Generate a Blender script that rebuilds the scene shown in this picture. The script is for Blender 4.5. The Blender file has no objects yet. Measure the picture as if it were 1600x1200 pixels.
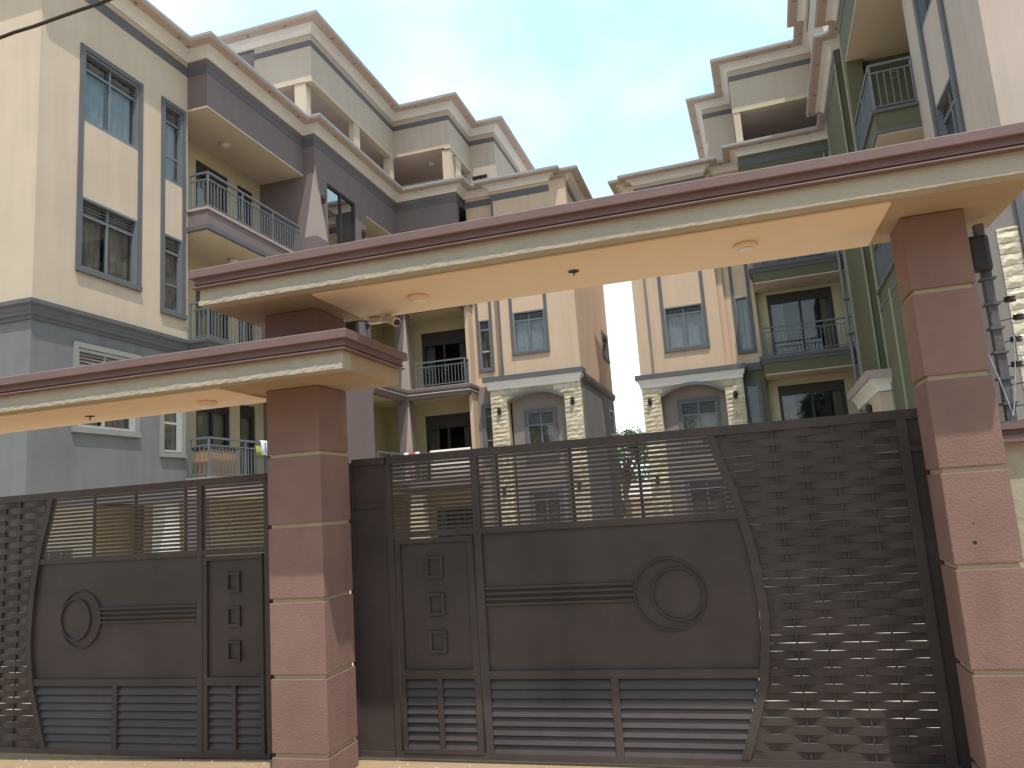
import bpy, bmesh, math, random
from mathutils import Vector, Matrix
R = math.radians
random.seed(7)
S = bpy.context.scene
COL = S.collection

# ------------------------------------------------------------------ camera
cam_d = bpy.data.cameras.new('camera')
cam = bpy.data.objects.new('camera', cam_d); COL.objects.link(cam)
right = Vector((0.95651082, 0.28363035, -0.068124))
down = Vector((-0.10973015, 0.13347931, -0.98495816))
fwd = Vector((-0.27027089, 0.94959839, 0.1587972))
m = Matrix.Identity(4)
for i in range(3):
    m[i][0] = right[i]; m[i][1] = -down[i]; m[i][2] = -fwd[i]
m.translation = Vector((0, 0, 2.0))
cam.matrix_world = m
cam_d.sensor_fit = 'HORIZONTAL'; cam_d.sensor_width = 36
cam_d.lens = 1177.63 / 1600 * 36
cam_d.clip_end = 5000; cam_d.clip_start = 0.05
S.camera = cam

# ------------------------------------------------------------------ sky and sun
SUN = Vector((0.244, -0.333, 1.0)).normalized()
EL = math.asin(SUN.z); AZ = math.atan2(SUN.x, SUN.y)
w = bpy.data.worlds.new('World'); S.world = w; w.use_nodes = True
nt = w.node_tree; nt.nodes.clear()
def N(t, typ, **kw):
    n = t.nodes.new(typ)
    for k, v in kw.items(): setattr(n, k, v)
    return n
sky = N(nt, 'ShaderNodeTexSky', sky_type='NISHITA', sun_disc=False, sun_elevation=EL, sun_rotation=AZ,
        altitude=1100, air_density=1.0, dust_density=1.0, ozone_density=1.2)
tc = N(nt, 'ShaderNodeTexCoord')
mp = N(nt, 'ShaderNodeMapping'); mp.inputs['Scale'].default_value = (1, 1, 1.6); mp.inputs['Location'].default_value = (0.35, 0.1, 0.2)
cn = N(nt, 'ShaderNodeTexNoise'); cn.inputs['Scale'].default_value = 1.7; cn.inputs['Detail'].default_value = 8; cn.inputs['Roughness'].default_value = 0.47
cr = N(nt, 'ShaderNodeValToRGB'); cr.color_ramp.elements[0].position = 0.47; cr.color_ramp.elements[1].position = 0.70
hz = N(nt, 'ShaderNodeMixRGB'); hz.inputs['Fac'].default_value = 0.66; hz.inputs[2].default_value = (7.8, 12.2, 14.4, 1)   # thin bright haze over the blue
mx = N(nt, 'ShaderNodeMixRGB'); mx.inputs[2].default_value = (11.6, 12.6, 12.9, 1)                                       # soft white cloud
bg = N(nt, 'ShaderNodeBackground'); bg.inputs['Strength'].default_value = 0.15
wo = N(nt, 'ShaderNodeOutputWorld')
nt.links.new(tc.outputs['Generated'], mp.inputs['Vector']); nt.links.new(mp.outputs['Vector'], cn.inputs['Vector'])
sp = N(nt, 'ShaderNodeSeparateXYZ'); hr = N(nt, 'ShaderNodeMapRange', interpolation_type='SMOOTHSTEP')      # haze whitens towards the horizon
hr.inputs['From Min'].default_value = 0.0; hr.inputs['From Max'].default_value = 0.55; hr.inputs['To Min'].default_value = 1.0; hr.inputs['To Max'].default_value = 0.0
mxx = N(nt, 'ShaderNodeMath', operation='MAXIMUM')
nt.links.new(tc.outputs['Generated'], sp.inputs[0]); nt.links.new(sp.outputs['Z'], hr.inputs['Value'])
nt.links.new(cn.outputs['Fac'], cr.inputs['Fac']); nt.links.new(cr.outputs['Color'], mxx.inputs[0]); nt.links.new(hr.outputs[0], mxx.inputs[1]); nt.links.new(mxx.outputs[0], mx.inputs['Fac'])
nt.links.new(sky.outputs['Color'], hz.inputs[1]); nt.links.new(hz.outputs['Color'], mx.inputs[1])
nt.links.new(mx.outputs['Color'], bg.inputs['Color']); nt.links.new(bg.outputs['Background'], wo.inputs['Surface'])

sl = bpy.data.lights.new('sun', 'SUN'); sl.energy = 5.0; sl.angle = R(0.53); sl.color = (1.0, 0.94, 0.85)
so = bpy.data.objects.new('sun', sl); COL.objects.link(so)
so.rotation_euler = SUN.to_track_quat('Z', 'Y').to_euler(); so.location = (10, -15, 40)

S.view_settings.view_transform = 'Standard'; S.view_settings.look = 'None'
S.view_settings.gamma = 1.0; S.view_settings.exposure = -0.32
S.render.engine = 'CYCLES'
S.cycles.max_bounces = 8; S.cycles.diffuse_bounces = 5; S.cycles.transparent_max_bounces = 12

# ------------------------------------------------------------------ materials
def mat(name, col, rough=0.8, var=0.10, bump=0.15, bscale=60, vscale=1.3, streak=0.0, metal=0.0, spec=0.35, stain=None, ov=0.0):
    M = bpy.data.materials.new(name); M.use_nodes = True
    t = M.node_tree; b = t.nodes['Principled BSDF']
    b.inputs['Roughness'].default_value = rough; b.inputs['Metallic'].default_value = metal
    b.inputs['Specular IOR Level'].default_value = spec
    g = N(t, 'ShaderNodeNewGeometry')
    n1 = N(t, 'ShaderNodeTexNoise'); n1.inputs['Scale'].default_value = vscale; n1.inputs['Detail'].default_value = 6; n1.inputs['Roughness'].default_value = 0.6
    t.links.new(g.outputs['Position'], n1.inputs['Vector'])
    r = N(t, 'ShaderNodeValToRGB')
    c = Vector(col)
    r.color_ramp.elements[0].position = 0.3; r.color_ramp.elements[1].position = 0.7
    r.color_ramp.elements[0].color = (*(c * (1 - var)), 1); r.color_ramp.elements[1].color = (*[min(1, x) for x in (c * (1 + var))], 1)
    t.links.new(n1.outputs['Fac'], r.inputs['Fac'])
    out = r.outputs['Color']
    if streak > 0:
        mpn = N(t, 'ShaderNodeMapping'); mpn.inputs['Scale'].default_value = (5, 5, 0.35)
        n2 = N(t, 'ShaderNodeTexNoise'); n2.inputs['Scale'].default_value = 1.0; n2.inputs['Detail'].default_value = 4
        r2 = N(t, 'ShaderNodeValToRGB'); r2.color_ramp.elements[0].position = 0.35; r2.color_ramp.elements[1].position = 0.62
        r2.color_ramp.elements[0].color = (1 - streak, 1 - streak, 1 - streak * 1.1, 1); r2.color_ramp.elements[1].color = (1, 1, 1, 1)
        mm = N(t, 'ShaderNodeMixRGB', blend_type='MULTIPLY'); mm.inputs['Fac'].default_value = 1
        t.links.new(g.outputs['Position'], mpn.inputs['Vector']); t.links.new(mpn.outputs['Vector'], n2.inputs['Vector'])
        t.links.new(n2.outputs['Fac'], r2.inputs['Fac']); t.links.new(out, mm.inputs[1]); t.links.new(r2.outputs['Color'], mm.inputs[2])
        out = mm.outputs['Color']
    if stain:
        n4 = N(t, 'ShaderNodeTexNoise'); n4.inputs['Scale'].default_value = stain[1]; n4.inputs['Detail'].default_value = 8; n4.inputs['Roughness'].default_value = 0.7
        r4 = N(t, 'ShaderNodeValToRGB'); r4.color_ramp.elements[0].position = stain[2]; r4.color_ramp.elements[1].position = stain[2] + 0.06
        m4 = N(t, 'ShaderNodeMixRGB'); m4.inputs[2].default_value = (*stain[0], 1)
        t.links.new(g.outputs['Position'], n4.inputs['Vector']); t.links.new(n4.outputs['Fac'], r4.inputs['Fac'])
        t.links.new(r4.outputs['Color'], m4.inputs['Fac']); t.links.new(out, m4.inputs[1]); out = m4.outputs['Color']
    if ov > 0:
        oi = N(t, 'ShaderNodeObjectInfo'); mr = N(t, 'ShaderNodeMapRange'); mr.inputs['To Min'].default_value = 1 - ov; mr.inputs['To Max'].default_value = 1 + ov
        m5 = N(t, 'ShaderNodeVectorMath', operation='SCALE'); t.links.new(oi.outputs['Random'], mr.inputs['Value']); t.links.new(out, m5.inputs[0]); t.links.new(mr.outputs[0], m5.inputs['Scale']); out = m5.outputs[0]
    t.links.new(out, b.inputs['Base Color'])
    if bump > 0:
        n3 = N(t, 'ShaderNodeTexNoise'); n3.inputs['Scale'].default_value = bscale; n3.inputs['Detail'].default_value = 5
        bp = N(t, 'ShaderNodeBump'); bp.inputs['Strength'].default_value = bump; bp.inputs['Distance'].default_value = 0.02
        t.links.new(g.outputs['Position'], n3.inputs['Vector']); t.links.new(n3.outputs['Fac'], bp.inputs['Height']); t.links.new(bp.outputs['Normal'], b.inputs['Normal'])
    return M

def glass_mat(name, tint=(0.5, 0.55, 0.57), base=0.0):
    M = bpy.data.materials.new(name); M.use_nodes = True
    t = M.node_tree; t.nodes.clear()
    o = N(t, 'ShaderNodeOutputMaterial'); mxs = N(t, 'ShaderNodeMixShader')
    tr = N(t, 'ShaderNodeBsdfTransparent'); tr.inputs['Color'].default_value = (*tint, 1)
    gl = N(t, 'ShaderNodeBsdfGlossy'); gl.inputs['Roughness'].default_value = 0.03; gl.inputs['Color'].default_value = (0.9, 0.93, 0.95, 1)
    fr = N(t, 'ShaderNodeFresnel'); fr.inputs['IOR'].default_value = 1.55
    ad = N(t, 'ShaderNodeMath', operation='ADD'); ad.inputs[1].default_value = base; ad.use_clamp = True
    ge = N(t, 'ShaderNodeNewGeometry'); iv = N(t, 'ShaderNodeMath', operation='SUBTRACT'); iv.inputs[0].default_value = 1.0; ml = N(t, 'ShaderNodeMath', operation='MULTIPLY')
    t.links.new(fr.outputs['Fac'], ad.inputs[0]); t.links.new(ge.outputs['Backfacing'], iv.inputs[1]); t.links.new(ad.outputs[0], ml.inputs[0]); t.links.new(iv.outputs[0], ml.inputs[1]); t.links.new(ml.outputs[0], mxs.inputs['Fac'])   # only the outer face of a pane mirrors
    t.links.new(tr.outputs[0], mxs.inputs[1]); t.links.new(gl.outputs[0], mxs.inputs[2]); t.links.new(mxs.outputs[0], o.inputs['Surface'])
    return M

MT = {
 'ground': mat('ground earth', (0.38, 0.26, 0.16), 0.95, 0.16, 0.5, 25, 0.7, stain=((0.30, 0.20, 0.12), 3, 0.58)),
 'yard': mat('yard paving', (0.48, 0.42, 0.35), 0.9, 0.12, 0.3, 30, 0.6),
 'cream': mat('cream wall paint', (0.575, 0.458, 0.352), 0.85, 0.06, 0.12, 45, 0.6, streak=0.055),
 'rose': mat('dull pinkish beige wall paint', (0.50, 0.405, 0.345), 0.85, 0.06, 0.12, 45, 0.6, streak=0.06),
 'peach': mat('peach wall paint', (0.62, 0.452, 0.325), 0.85, 0.05, 0.12, 45, 0.6, streak=0.06),
 'khaki': mat('khaki wall paint', (0.50, 0.41, 0.335), 0.85, 0.05, 0.1, 45, 0.6, streak=0.05),
 'greywall': mat('grey wall paint', (0.186, 0.182, 0.187), 0.8, 0.08, 0.2, 30, 0.9, streak=0.10, stain=((0.42, 0.40, 0.36), 5, 0.70)),
 'brownwall': mat('brown grey wall paint', (0.24, 0.205, 0.185), 0.8, 0.06, 0.12, 40, 0.8),
 'purple': mat('purple brown wall paint', (0.20, 0.155, 0.152), 0.8, 0.05, 0.1, 45, 0.8, streak=0.05),
 'pink': mat('sunlit purple brown paint', (0.42, 0.325, 0.30), 0.8, 0.05, 0.1, 45, 0.8),  # purple paint made paler, the sunlight on its faces put into the colour
 'green': mat('olive green wall paint', (0.125, 0.122, 0.070), 0.8, 0.06, 0.1, 45, 0.8, streak=0.06),
 'palegreen': mat('pale green trim paint', (0.30, 0.295, 0.21), 0.8, 0.05, 0.1, 45, 0.8),
 'trim': mat('slate grey trim paint', (0.125, 0.122, 0.132), 0.7, 0.07, 0.08, 60, 1.5),
 'paletrim': mat('pale grey trim paint', (0.27, 0.26, 0.245), 0.7, 0.06, 0.08, 60, 1.5),
 'white': mat('white cornice paint', (0.80, 0.775, 0.735), 0.7, 0.05, 0.05, 60, 1.5),
 'soffcream': mat('pinkish cream soffit paint', (0.58, 0.455, 0.39), 0.8, 0.05, 0.06, 60, 1.5),
 'balc': mat('yellow cream balcony paint', (0.55, 0.475, 0.315), 0.85, 0.06, 0.08, 50, 0.8),
 'balcceil': mat('cream balcony ceiling paint', (0.60, 0.50, 0.385), 0.85, 0.04, 0.06, 50, 0.8),
 'yellow': mat('ochre parking wall paint', (0.45, 0.35, 0.17), 0.85, 0.07, 0.1, 50, 0.8),
 'edge': mat('grey roof edge paint', (0.36, 0.35, 0.36), 0.7, 0.07, 0.05, 60, 2),
 'rail': mat('grey painted steel', (0.15, 0.16, 0.18), 0.45, 0.06, 0.0),
 'alu': mat('blue grey aluminium', (0.17, 0.185, 0.20), 0.4, 0.05, 0.0),
 'alulight': mat('pale aluminium', (0.42, 0.42, 0.41), 0.45, 0.05, 0.0),
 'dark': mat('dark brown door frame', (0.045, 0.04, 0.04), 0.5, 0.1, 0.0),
 'curtain': mat('curtain cloth', (0.36, 0.28, 0.22), 0.95, 0.25, 0.0, vscale=4),
 'curtaingrey': mat('grey curtain cloth', (0.46, 0.45, 0.46), 0.95, 0.2, 0.0, vscale=4),
 'glass': glass_mat('window glass', (0.74, 0.77, 0.78), 0.02),
 'mirror': glass_mat('reflective stair glass', (0.12, 0.13, 0.14), 0.30),
 'gate': mat('dark brown gate paint', (0.070, 0.0545, 0.0535), 0.46, 0.22, 0.06, 9, 1.6, stain=((0.13, 0.11, 0.10), 13, 0.695), ov=0.06, streak=0.10),
 'pillar': mat('dusky rose pillar plaster', (0.258, 0.154, 0.130), 0.9, 0.10, 0.28, 60, 2.5, stain=((0.40, 0.28, 0.245), 9, 0.70), ov=0.07, streak=0.08),
 'groove': mat('tan pillar groove plaster', (0.50, 0.40, 0.27), 0.9, 0.1, 0.3, 50, 2),
 'maroon': mat('maroon moulding paint', (0.195, 0.122, 0.115), 0.62, 0.07, 0.12, 30, 3),
 'fascia': mat('khaki cream fascia plaster', (0.42, 0.365, 0.285), 0.88, 0.06, 0.5, 14, 3),
 'soffit': mat('cream canopy soffit paint', (0.38, 0.28, 0.18), 0.85, 0.05, 0.1, 40, 2),
 'panel': mat('peach canopy ceiling board', (0.80, 0.62, 0.44), 0.8, 0.03, 0.05, 40, 1),
 'stone': mat('cream split stone', (0.60, 0.515, 0.385), 0.92, 0.20, 0.9, 22, 6, ov=0.14),
 'mortar': mat('stone backing mortar', (0.45, 0.38, 0.26), 0.95, 0.1, 0.3, 40, 3),
 'black': mat('black plastic', (0.03, 0.025, 0.025), 0.45, 0.1, 0.0),
 'plastic': mat('white plastic', (0.75, 0.70, 0.62), 0.5, 0.03, 0.0),
 'cable': mat('cable rubber', (0.05, 0.045, 0.045), 0.8, 0.1, 0.0),
 'steel': mat('weathered steel post', (0.12, 0.115, 0.12), 0.55, 0.2, 0.3, 30, 9),
 'insul': mat('brown ceramic', (0.055, 0.03, 0.035), 0.25, 0.1, 0.0),
 'wire': mat('bright wire', (0.6, 0.65, 0.7), 0.3, 0.05, 0.0, metal=0.8),
 'leaf': mat('tree leaf', (0.075, 0.11, 0.035), 0.7, 0.45, 0.0, vscale=3),
 'bark': mat('tree bark', (0.13, 0.09, 0.06), 0.95, 0.2, 0.6, 20, 6),
 'card': mat('orange brown cardboard', (0.42, 0.25, 0.14), 0.9, 0.1, 0.1),
 'clothw': mat('white cotton', (0.78, 0.78, 0.80), 0.95, 0.04, 0.1, 30),
 'clothb': mat('blue cotton', (0.10, 0.24, 0.60), 0.95, 0.1, 0.0),
 'clothr': mat('red patterned cotton', (0.45, 0.10, 0.10), 0.95, 0.5, 0.0, vscale=30),
 'clothd': mat('dark cotton', (0.05, 0.055, 0.08), 0.95, 0.2, 0.0),
 'clothy': mat('yellow green cloth', (0.35, 0.36, 0.08), 0.95, 0.2, 0.0),
 'rug': mat('white blanket', (0.78, 0.70, 0.66), 0.95, 0.04, 0.2, 40),
 'rugline': mat('grey blanket border', (0.42, 0.36, 0.34), 0.95, 0.1, 0.0),
 'roof': mat('pale sheet roof', (0.50, 0.40, 0.33), 0.7, 0.15, 0.1, 20, 1.5),
 'pipe': mat('grey drain pipe', (0.20, 0.205, 0.225), 0.5, 0.1, 0.1, 20, 4),
}

# ------------------------------------------------------------------ geometry helpers
OFF = {}
class MB:
    def __init__(s): s.v = []; s.f = []
    def add(s, vs, fs):
        o = len(s.v); s.v += [tuple(x) for x in vs]; s.f += [tuple(i + o for i in f) for f in fs]; return s
    def box(s, x0, x1, y0, y1, z0, z1):
        v = [(x, y, z) for z in (z0, z1) for y in (y0, y1) for x in (x0, x1)]
        return s.add(v, [(0, 2, 3, 1), (4, 5, 7, 6), (0, 1, 5, 4), (2, 6, 7, 3), (0, 4, 6, 2), (1, 3, 7, 5)])
    def boxP(s, P, a0, a1, d0, d1, z0, z1):
        v = [P(a, d, z) for z in (z0, z1) for d in (d0, d1) for a in (a0, a1)]
        return s.add(v, [(0, 2, 3, 1), (4, 5, 7, 6), (0, 1, 5, 4), (2, 6, 7, 3), (0, 4, 6, 2), (1, 3, 7, 5)])
    def prism(s, poly, f0, f1):            # poly = 2D points, f0/f1 map 2D -> 3D for the two ends
        n = len(poly); v = [f0(*p) for p in poly] + [f1(*p) for p in poly]
        fs = [tuple(range(n))[::-1], tuple(range(n, 2 * n))] + [(i, (i + 1) % n, n + (i + 1) % n, n + i) for i in range(n)]
        return s.add(v, fs)
    def tube(s, pts, r, n=8, cap=True):
        pts = [Vector(p) for p in pts]; rs = r if isinstance(r, (list, tuple)) else [r] * len(pts)
        base = len(s.v); prev = None
        for i, p in enumerate(pts):
            d = (pts[min(i + 1, len(pts) - 1)] - pts[max(i - 1, 0)]).normalized()
            u = prev if prev is not None else d.orthogonal().normalized()
            u = (u - d * u.dot(d)).normalized(); prev = u; w_ = d.cross(u)
            for k in range(n):
                a = 2 * math.pi * k / n; s.v.append(tuple(p + (u * math.cos(a) + w_ * math.sin(a)) * rs[i]))
        for i in range(len(pts) - 1):
            for k in range(n):
                a = base + i * n + k; b = base + i * n + (k + 1) % n; s.f.append((a, b, b + n, a + n))
        if cap:
            s.f.append(tuple(base + k for k in range(n))[::-1]); e = base + (len(pts) - 1) * n; s.f.append(tuple(e + k for k in range(n)))
        return s
    def lathe(s, prof, c, n=16):           # prof = (radius, z)
        base = len(s.v)
        for r, z in prof:
            for k in range(n):
                a = 2 * math.pi * k / n; s.v.append((c[0] + r * math.cos(a), c[1] + r * math.sin(a), c[2] + z))
        for i in range(len(prof) - 1):
            for k in range(n):
                a = base + i * n + k; b = base + i * n + (k + 1) % n; s.f.append((a, b, b + n, a + n))
        s.f.append(tuple(base + k for k in range(n))[::-1]); e = base + (len(prof) - 1) * n; s.f.append(tuple(e + k for k in range(n)))
        return s
    def sweep(s, prof, path, closed_path=False):   # prof = closed polygon of (p, z); outward = right of travel
        n = len(path); norms = []
        for i in range(n - 1):
            dx = path[i + 1][0] - path[i][0]; dy = path[i + 1][1] - path[i][1]; l = math.hypot(dx, dy); norms.append((dy / l, -dx / l))
        base = len(s.v); k = len(prof)
        for i, (x, y) in enumerate(path):
            if i == 0: nx, ny = norms[0]
            elif i == n - 1: nx, ny = norms[-1]
            else:
                a, b = norms[i - 1], norms[i]; d = 1 + a[0] * b[0] + a[1] * b[1]
                nx, ny = (a[0] + b[0]) / d, (a[1] + b[1]) / d
            for p, z in prof: s.v.append((x + nx * p, y + ny * p, z))
        for i in range(n - 1):
            for j in range(k):
                a = base + i * k + j; b = base + i * k + (j + 1) % k; s.f.append((a, b, b + k, a + k))
        s.f.append(tuple(base + j for j in range(k))); e = base + (n - 1) * k; s.f.append(tuple(e + j for j in range(k))[::-1])
        return s
    def mesh(s, name, mt, smooth=False, bevel=0.0):
        me = bpy.data.meshes.new(name); bm = bmesh.new()
        vs = [bm.verts.new(v) for v in s.v]
        for f in s.f:
            try: bm.faces.new([vs[i] for i in f])
            except ValueError: pass
        if bevel > 0:
            bmesh.ops.remove_doubles(bm, verts=bm.verts, dist=1e-5)
            es = [e for e in bm.edges if len(e.link_faces) == 2 and e.calc_face_angle(0) > 0.5]
            bmesh.ops.bevel(bm, geom=es, offset=bevel, segments=2, profile=0.6, affect='EDGES')
        bmesh.ops.recalc_face_normals(bm, faces=bm.faces)
        if smooth:
            for f in bm.faces: f.smooth = True
        bm.to_mesh(me); bm.free(); me.materials.append(MT[mt]); return me
    def build(s, name, mt, parent=None, smooth=False, bevel=0.0):
        return put(name, s.mesh(name, mt, smooth, bevel), parent)
def put(name, me, parent=None, loc=(0, 0, 0)):
    o = bpy.data.objects.new(name, me); COL.objects.link(o); o.location = loc
    if parent is not None:
        o.parent = parent
        if parent.name in OFF: o.location = Vector(loc) - OFF[parent.name]
    return o
def tag(o, label, cat, group=None):
    o['label'] = label; o['category'] = cat
    if group: o['group'] = group
    return o
def thing(name, label, cat, loc=(0, 0, 0), rotz=0, group=None, local=False):
    o = bpy.data.objects.new(name, None); COL.objects.link(o); o.location = loc; o.rotation_euler = (0, 0, rotz)
    o.empty_display_size = 0.3
    if not local: OFF[o.name] = Vector(loc)
    return tag(o, label, cat, group)
def struct(o): o['kind'] = 'structure'; return o

def PX(c, out):  return lambda a, d, z: (c + out * d, a, z)       # plane X = c, a runs along Y
def PY(c, out):  return lambda a, d, z: (a, c + out * d, z)       # plane Y = c, a runs along X

def wall(parent, name, mt, P, a0, a1, z0, z1, holes=(), t=0.2):
    """wall slab: outer face at d = 0, t thick inwards, real openings"""
    A = sorted(set([a0, a1] + [h for q in holes for h in q[:2] if a0 < h < a1])); Z = sorted(set([z0, z1] + [h for q in holes for h in q[2:4] if z0 < h < z1]))
    inside = lambda a, z: any(q[0] < a < q[1] and q[2] < z < q[3] for q in holes)
    mb = MB(); idx = {}
    def vid(a, z, k):
        key = (a, z, k)
        if key not in idx: idx[key] = len(mb.v); mb.v.append(P(a, -t * k, z))
        return idx[key]
    solid = {}
    for i in range(len(A) - 1):
        for j in range(len(Z) - 1): solid[i, j] = not inside((A[i] + A[i + 1]) / 2, (Z[j] + Z[j + 1]) / 2)
    for (i, j), s_ in solid.items():
        if not s_: continue
        q = [(A[i], Z[j]), (A[i + 1], Z[j]), (A[i + 1], Z[j + 1]), (A[i], Z[j + 1])]
        mb.f.append(tuple(vid(a, z, 0) for a, z in q)); mb.f.append(tuple(vid(a, z, 1) for a, z in q[::-1]))
        for e, (di, dj) in enumerate(((0, -1), (1, 0), (0, 1), (-1, 0))):
            if not solid.get((i + di, j + dj), False):
                p, r_ = q[e], q[(e + 1) % 4]; mb.f.append((vid(*p, 0), vid(*p, 1), vid(*r_, 1), vid(*r_, 0)))
    return mb.build(name, mt, parent)

def curtain_mesh(P, a0, a1, z0, z1, d, amp=0.02, seed=0):
    mb = MB(); rnd = random.Random(seed); n = max(8, int((a1 - a0) / 0.045)); ph = rnd.random() * 6
    for i in range(n + 1):
        a = a0 + (a1 - a0) * i / n; dd = d + amp * math.sin(i * 1.9 + ph) + amp * 0.5 * math.sin(i * 0.7 + ph)
        mb.v.append(P(a, dd, z0)); mb.v.append(P(a, dd, z1))
    for i in range(n): mb.f.append((2 * i, 2 * i + 2, 2 * i + 3, 2 * i + 1))
    return mb

def window(parent, P, a0, a1, z0, z1, vent=0.28, panes=2, fm='alu', cur='curtain', depth=0.07, label=None, seed=0, fw=0.045, open_top=False):
    """aluminium window set in an opening: frame, panes, ventilation slats, curtain"""
    d0, d1 = -depth - 0.05, -depth
    mb = MB()
    e_ = 0.0015; dl = 0.004
    mb.boxP(P, a0 + e_, a1 - e_, d0, dl, z0 + e_, z0 + fw); mb.boxP(P, a0 + e_, a1 - e_, d0, dl, z1 - fw, z1 - e_)
    mb.boxP(P, a0 + e_, a0 + fw, d0, dl, z0 + fw, z1 - fw); mb.boxP(P, a1 - fw, a1 - e_, d0, dl, z0 + fw, z1 - fw)
    zt = z1 - fw
    if vent > 0:
        zt = z1 - fw - vent; mb.boxP(P, a0 + fw, a1 - fw, d0, d1 + 0.004, zt - fw, zt)
        zt -= fw
    wd = (a1 - a0 - 2 * fw) / panes
    for k in range(1, panes):
        a = a0 + fw + wd * k; mb.boxP(P, a - 0.022, a + 0.022, d0, d1 + 0.003, z0 + fw, z1 - fw - 0.001)
    fo = mb.build('window', fm, parent)
    if label: fo['label'] = label
    for k in range(panes):
        b0 = a0 + fw + wd * k + 0.01; b1 = b0 + wd - 0.02
        MB().boxP(P, b0, b1, d0 + 0.015, d0 + 0.021, z0 + fw, zt).build('pane', 'glass', fo)
    if vent > 0:
        nsl = max(3, int(vent / 0.055))
        for k in range(nsl):
            zc = zt + fw + vent * (k + 0.5) / nsl
            s_ = MB()
            v = [P(a, d, z) for a in (a0 + fw, a1 - fw) for d, z in ((d0 + 0.004, zc + 0.018), (d0 + 0.008, zc + 0.024), (d1 + 0.002, zc - 0.018), (d1 - 0.004, zc - 0.024))]
            s_.add(v, [(0, 1, 2, 3), (7, 6, 5, 4), (0, 4, 5, 1), (1, 5, 6, 2), (2, 6, 7, 3), (3, 7, 4, 0)])
            s_.build('louvre_slat', fm, fo)
    if cur:
        gap = (a1 - a0) * 0.06
        curtain_mesh(P, a0 + 0.03, (a0 + a1) / 2 - gap * 0.5, z0 + 0.03, z1 - 0.05, -depth - 0.12, seed=seed).build('curtain', cur, fo, smooth=True)
        curtain_mesh(P, (a0 + a1) / 2 + gap * 0.4, a1 - 0.03, z0 + 0.03, z1 - 0.05, -depth - 0.12, seed=seed + 5).build('curtain', cur, fo, smooth=True)
        MB().boxP(P, a0 - 0.1, a1 + 0.1, -depth - 0.95, -depth - 0.9, z0 - 0.1, z1 + 0.1).build('room_shade_sheet', 'dark', fo)  # near-black sheet stands in for the shade inside the room
    return fo

def trim_rect(parent, P, a0, a1, z0, z1, w_=0.1, d=0.035, mt='trim', sides='lrtb', name='window_trim'):
    mb = MB()
    zb = z0 + (w_ if 'b' in sides else 0); zt = z1 - (w_ if 't' in sides else 0)
    if 'l' in sides: mb.boxP(P, a0, a0 + w_, 0.0015, d, zb, zt)
    if 'r' in sides: mb.boxP(P, a1 - w_, a1, 0.0015, d, zb, zt)
    if 't' in sides: mb.boxP(P, a0, a1, 0.0015, d, zt, z1)
    if 'b' in sides: mb.boxP(P, a0, a1, 0.0015, d + 0.03, z0, zb)
    return mb.build(name, mt, parent)

BAL = {}
def railing(parent, path, zf, h=0.88, motif=True, mt='rail', step=0.115):
    """steel balcony railing along a polyline of (x, y): rails and posts, each baluster a sub-part"""
    mb = MB()
    zt = zf + h
    for i in range(len(path) - 1):
        (x0, y0), (x1, y1) = path[i], path[i + 1]
        L = math.hypot(x1 - x0, y1 - y0); ux, uy = (x1 - x0) / L, (y1 - y0) / L
        def bar(s0, s1, z0, z1, hw):
            px, py = -uy * hw, ux * hw
            v = [(x0 + ux * s + px * g, y0 + uy * s + py * g, z) for z in (z0, z1) for g in (-1, 1) for s in (s0, s1)]
            mb.add(v, [(0, 2, 3, 1), (4, 5, 7, 6), (0, 1, 5, 4), (2, 6, 7, 3), (0, 4, 6, 2), (1, 3, 7, 5)])
        bar(-0.025 if i == 0 else 0.0255, L + 0.025, zt - 0.045, zt, 0.025); bar(0.021, L - 0.021, zt - 0.20, zt - 0.17, 0.014); bar(0.021, L - 0.021, zf + 0.05, zf + 0.08, 0.014)
        npost = max(1, int(round(L / 1.25)))
        for k in range(0 if i == 0 else 1, npost + 1):
            s = L * k / npost; bar(s - 0.02, s + 0.02, zf, zt - 0.046, 0.02)
    ro = mb.build('railing', mt, parent)
    key = (round(h, 3), mt)
    if key not in BAL:
        BAL[key] = MB().box(-0.009, 0.009, -0.009, 0.009, 0.081, h - 0.201).mesh('baluster', mt)
        q = MB()
        for a, b in ((-0.075, -0.061), (0.061, 0.075)): q.box(a, b, -0.006, 0.006, h - 0.36, h - 0.24)
        q.box(-0.075, 0.075, -0.006, 0.006, h - 0.24, h - 0.228); q.box(-0.075, 0.075, -0.006, 0.006, h - 0.372, h - 0.36)
        BAL[key, 'q'] = q.mesh('square_motif', mt)
    for i in range(len(path) - 1):
        (x0, y0), (x1, y1) = path[i], path[i + 1]
        L = math.hypot(x1 - x0, y1 - y0); ux, uy = (x1 - x0) / L, (y1 - y0) / L
        n = int(L / step)
        for k in range(1, n):
            s = L * k / n
            o = put('baluster', BAL[key], ro, (x0 + ux * s, y0 + uy * s, zf)); o.rotation_euler.z = math.atan2(uy, ux)
            if motif and k % 6 == 3:
                o = put('square_motif', BAL[key, 'q'], ro, (x0 + ux * (s + L / n / 2), y0 + uy * (s + L / n / 2), zf)); o.rotation_euler.z = math.atan2(uy, ux)
    return ro

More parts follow.
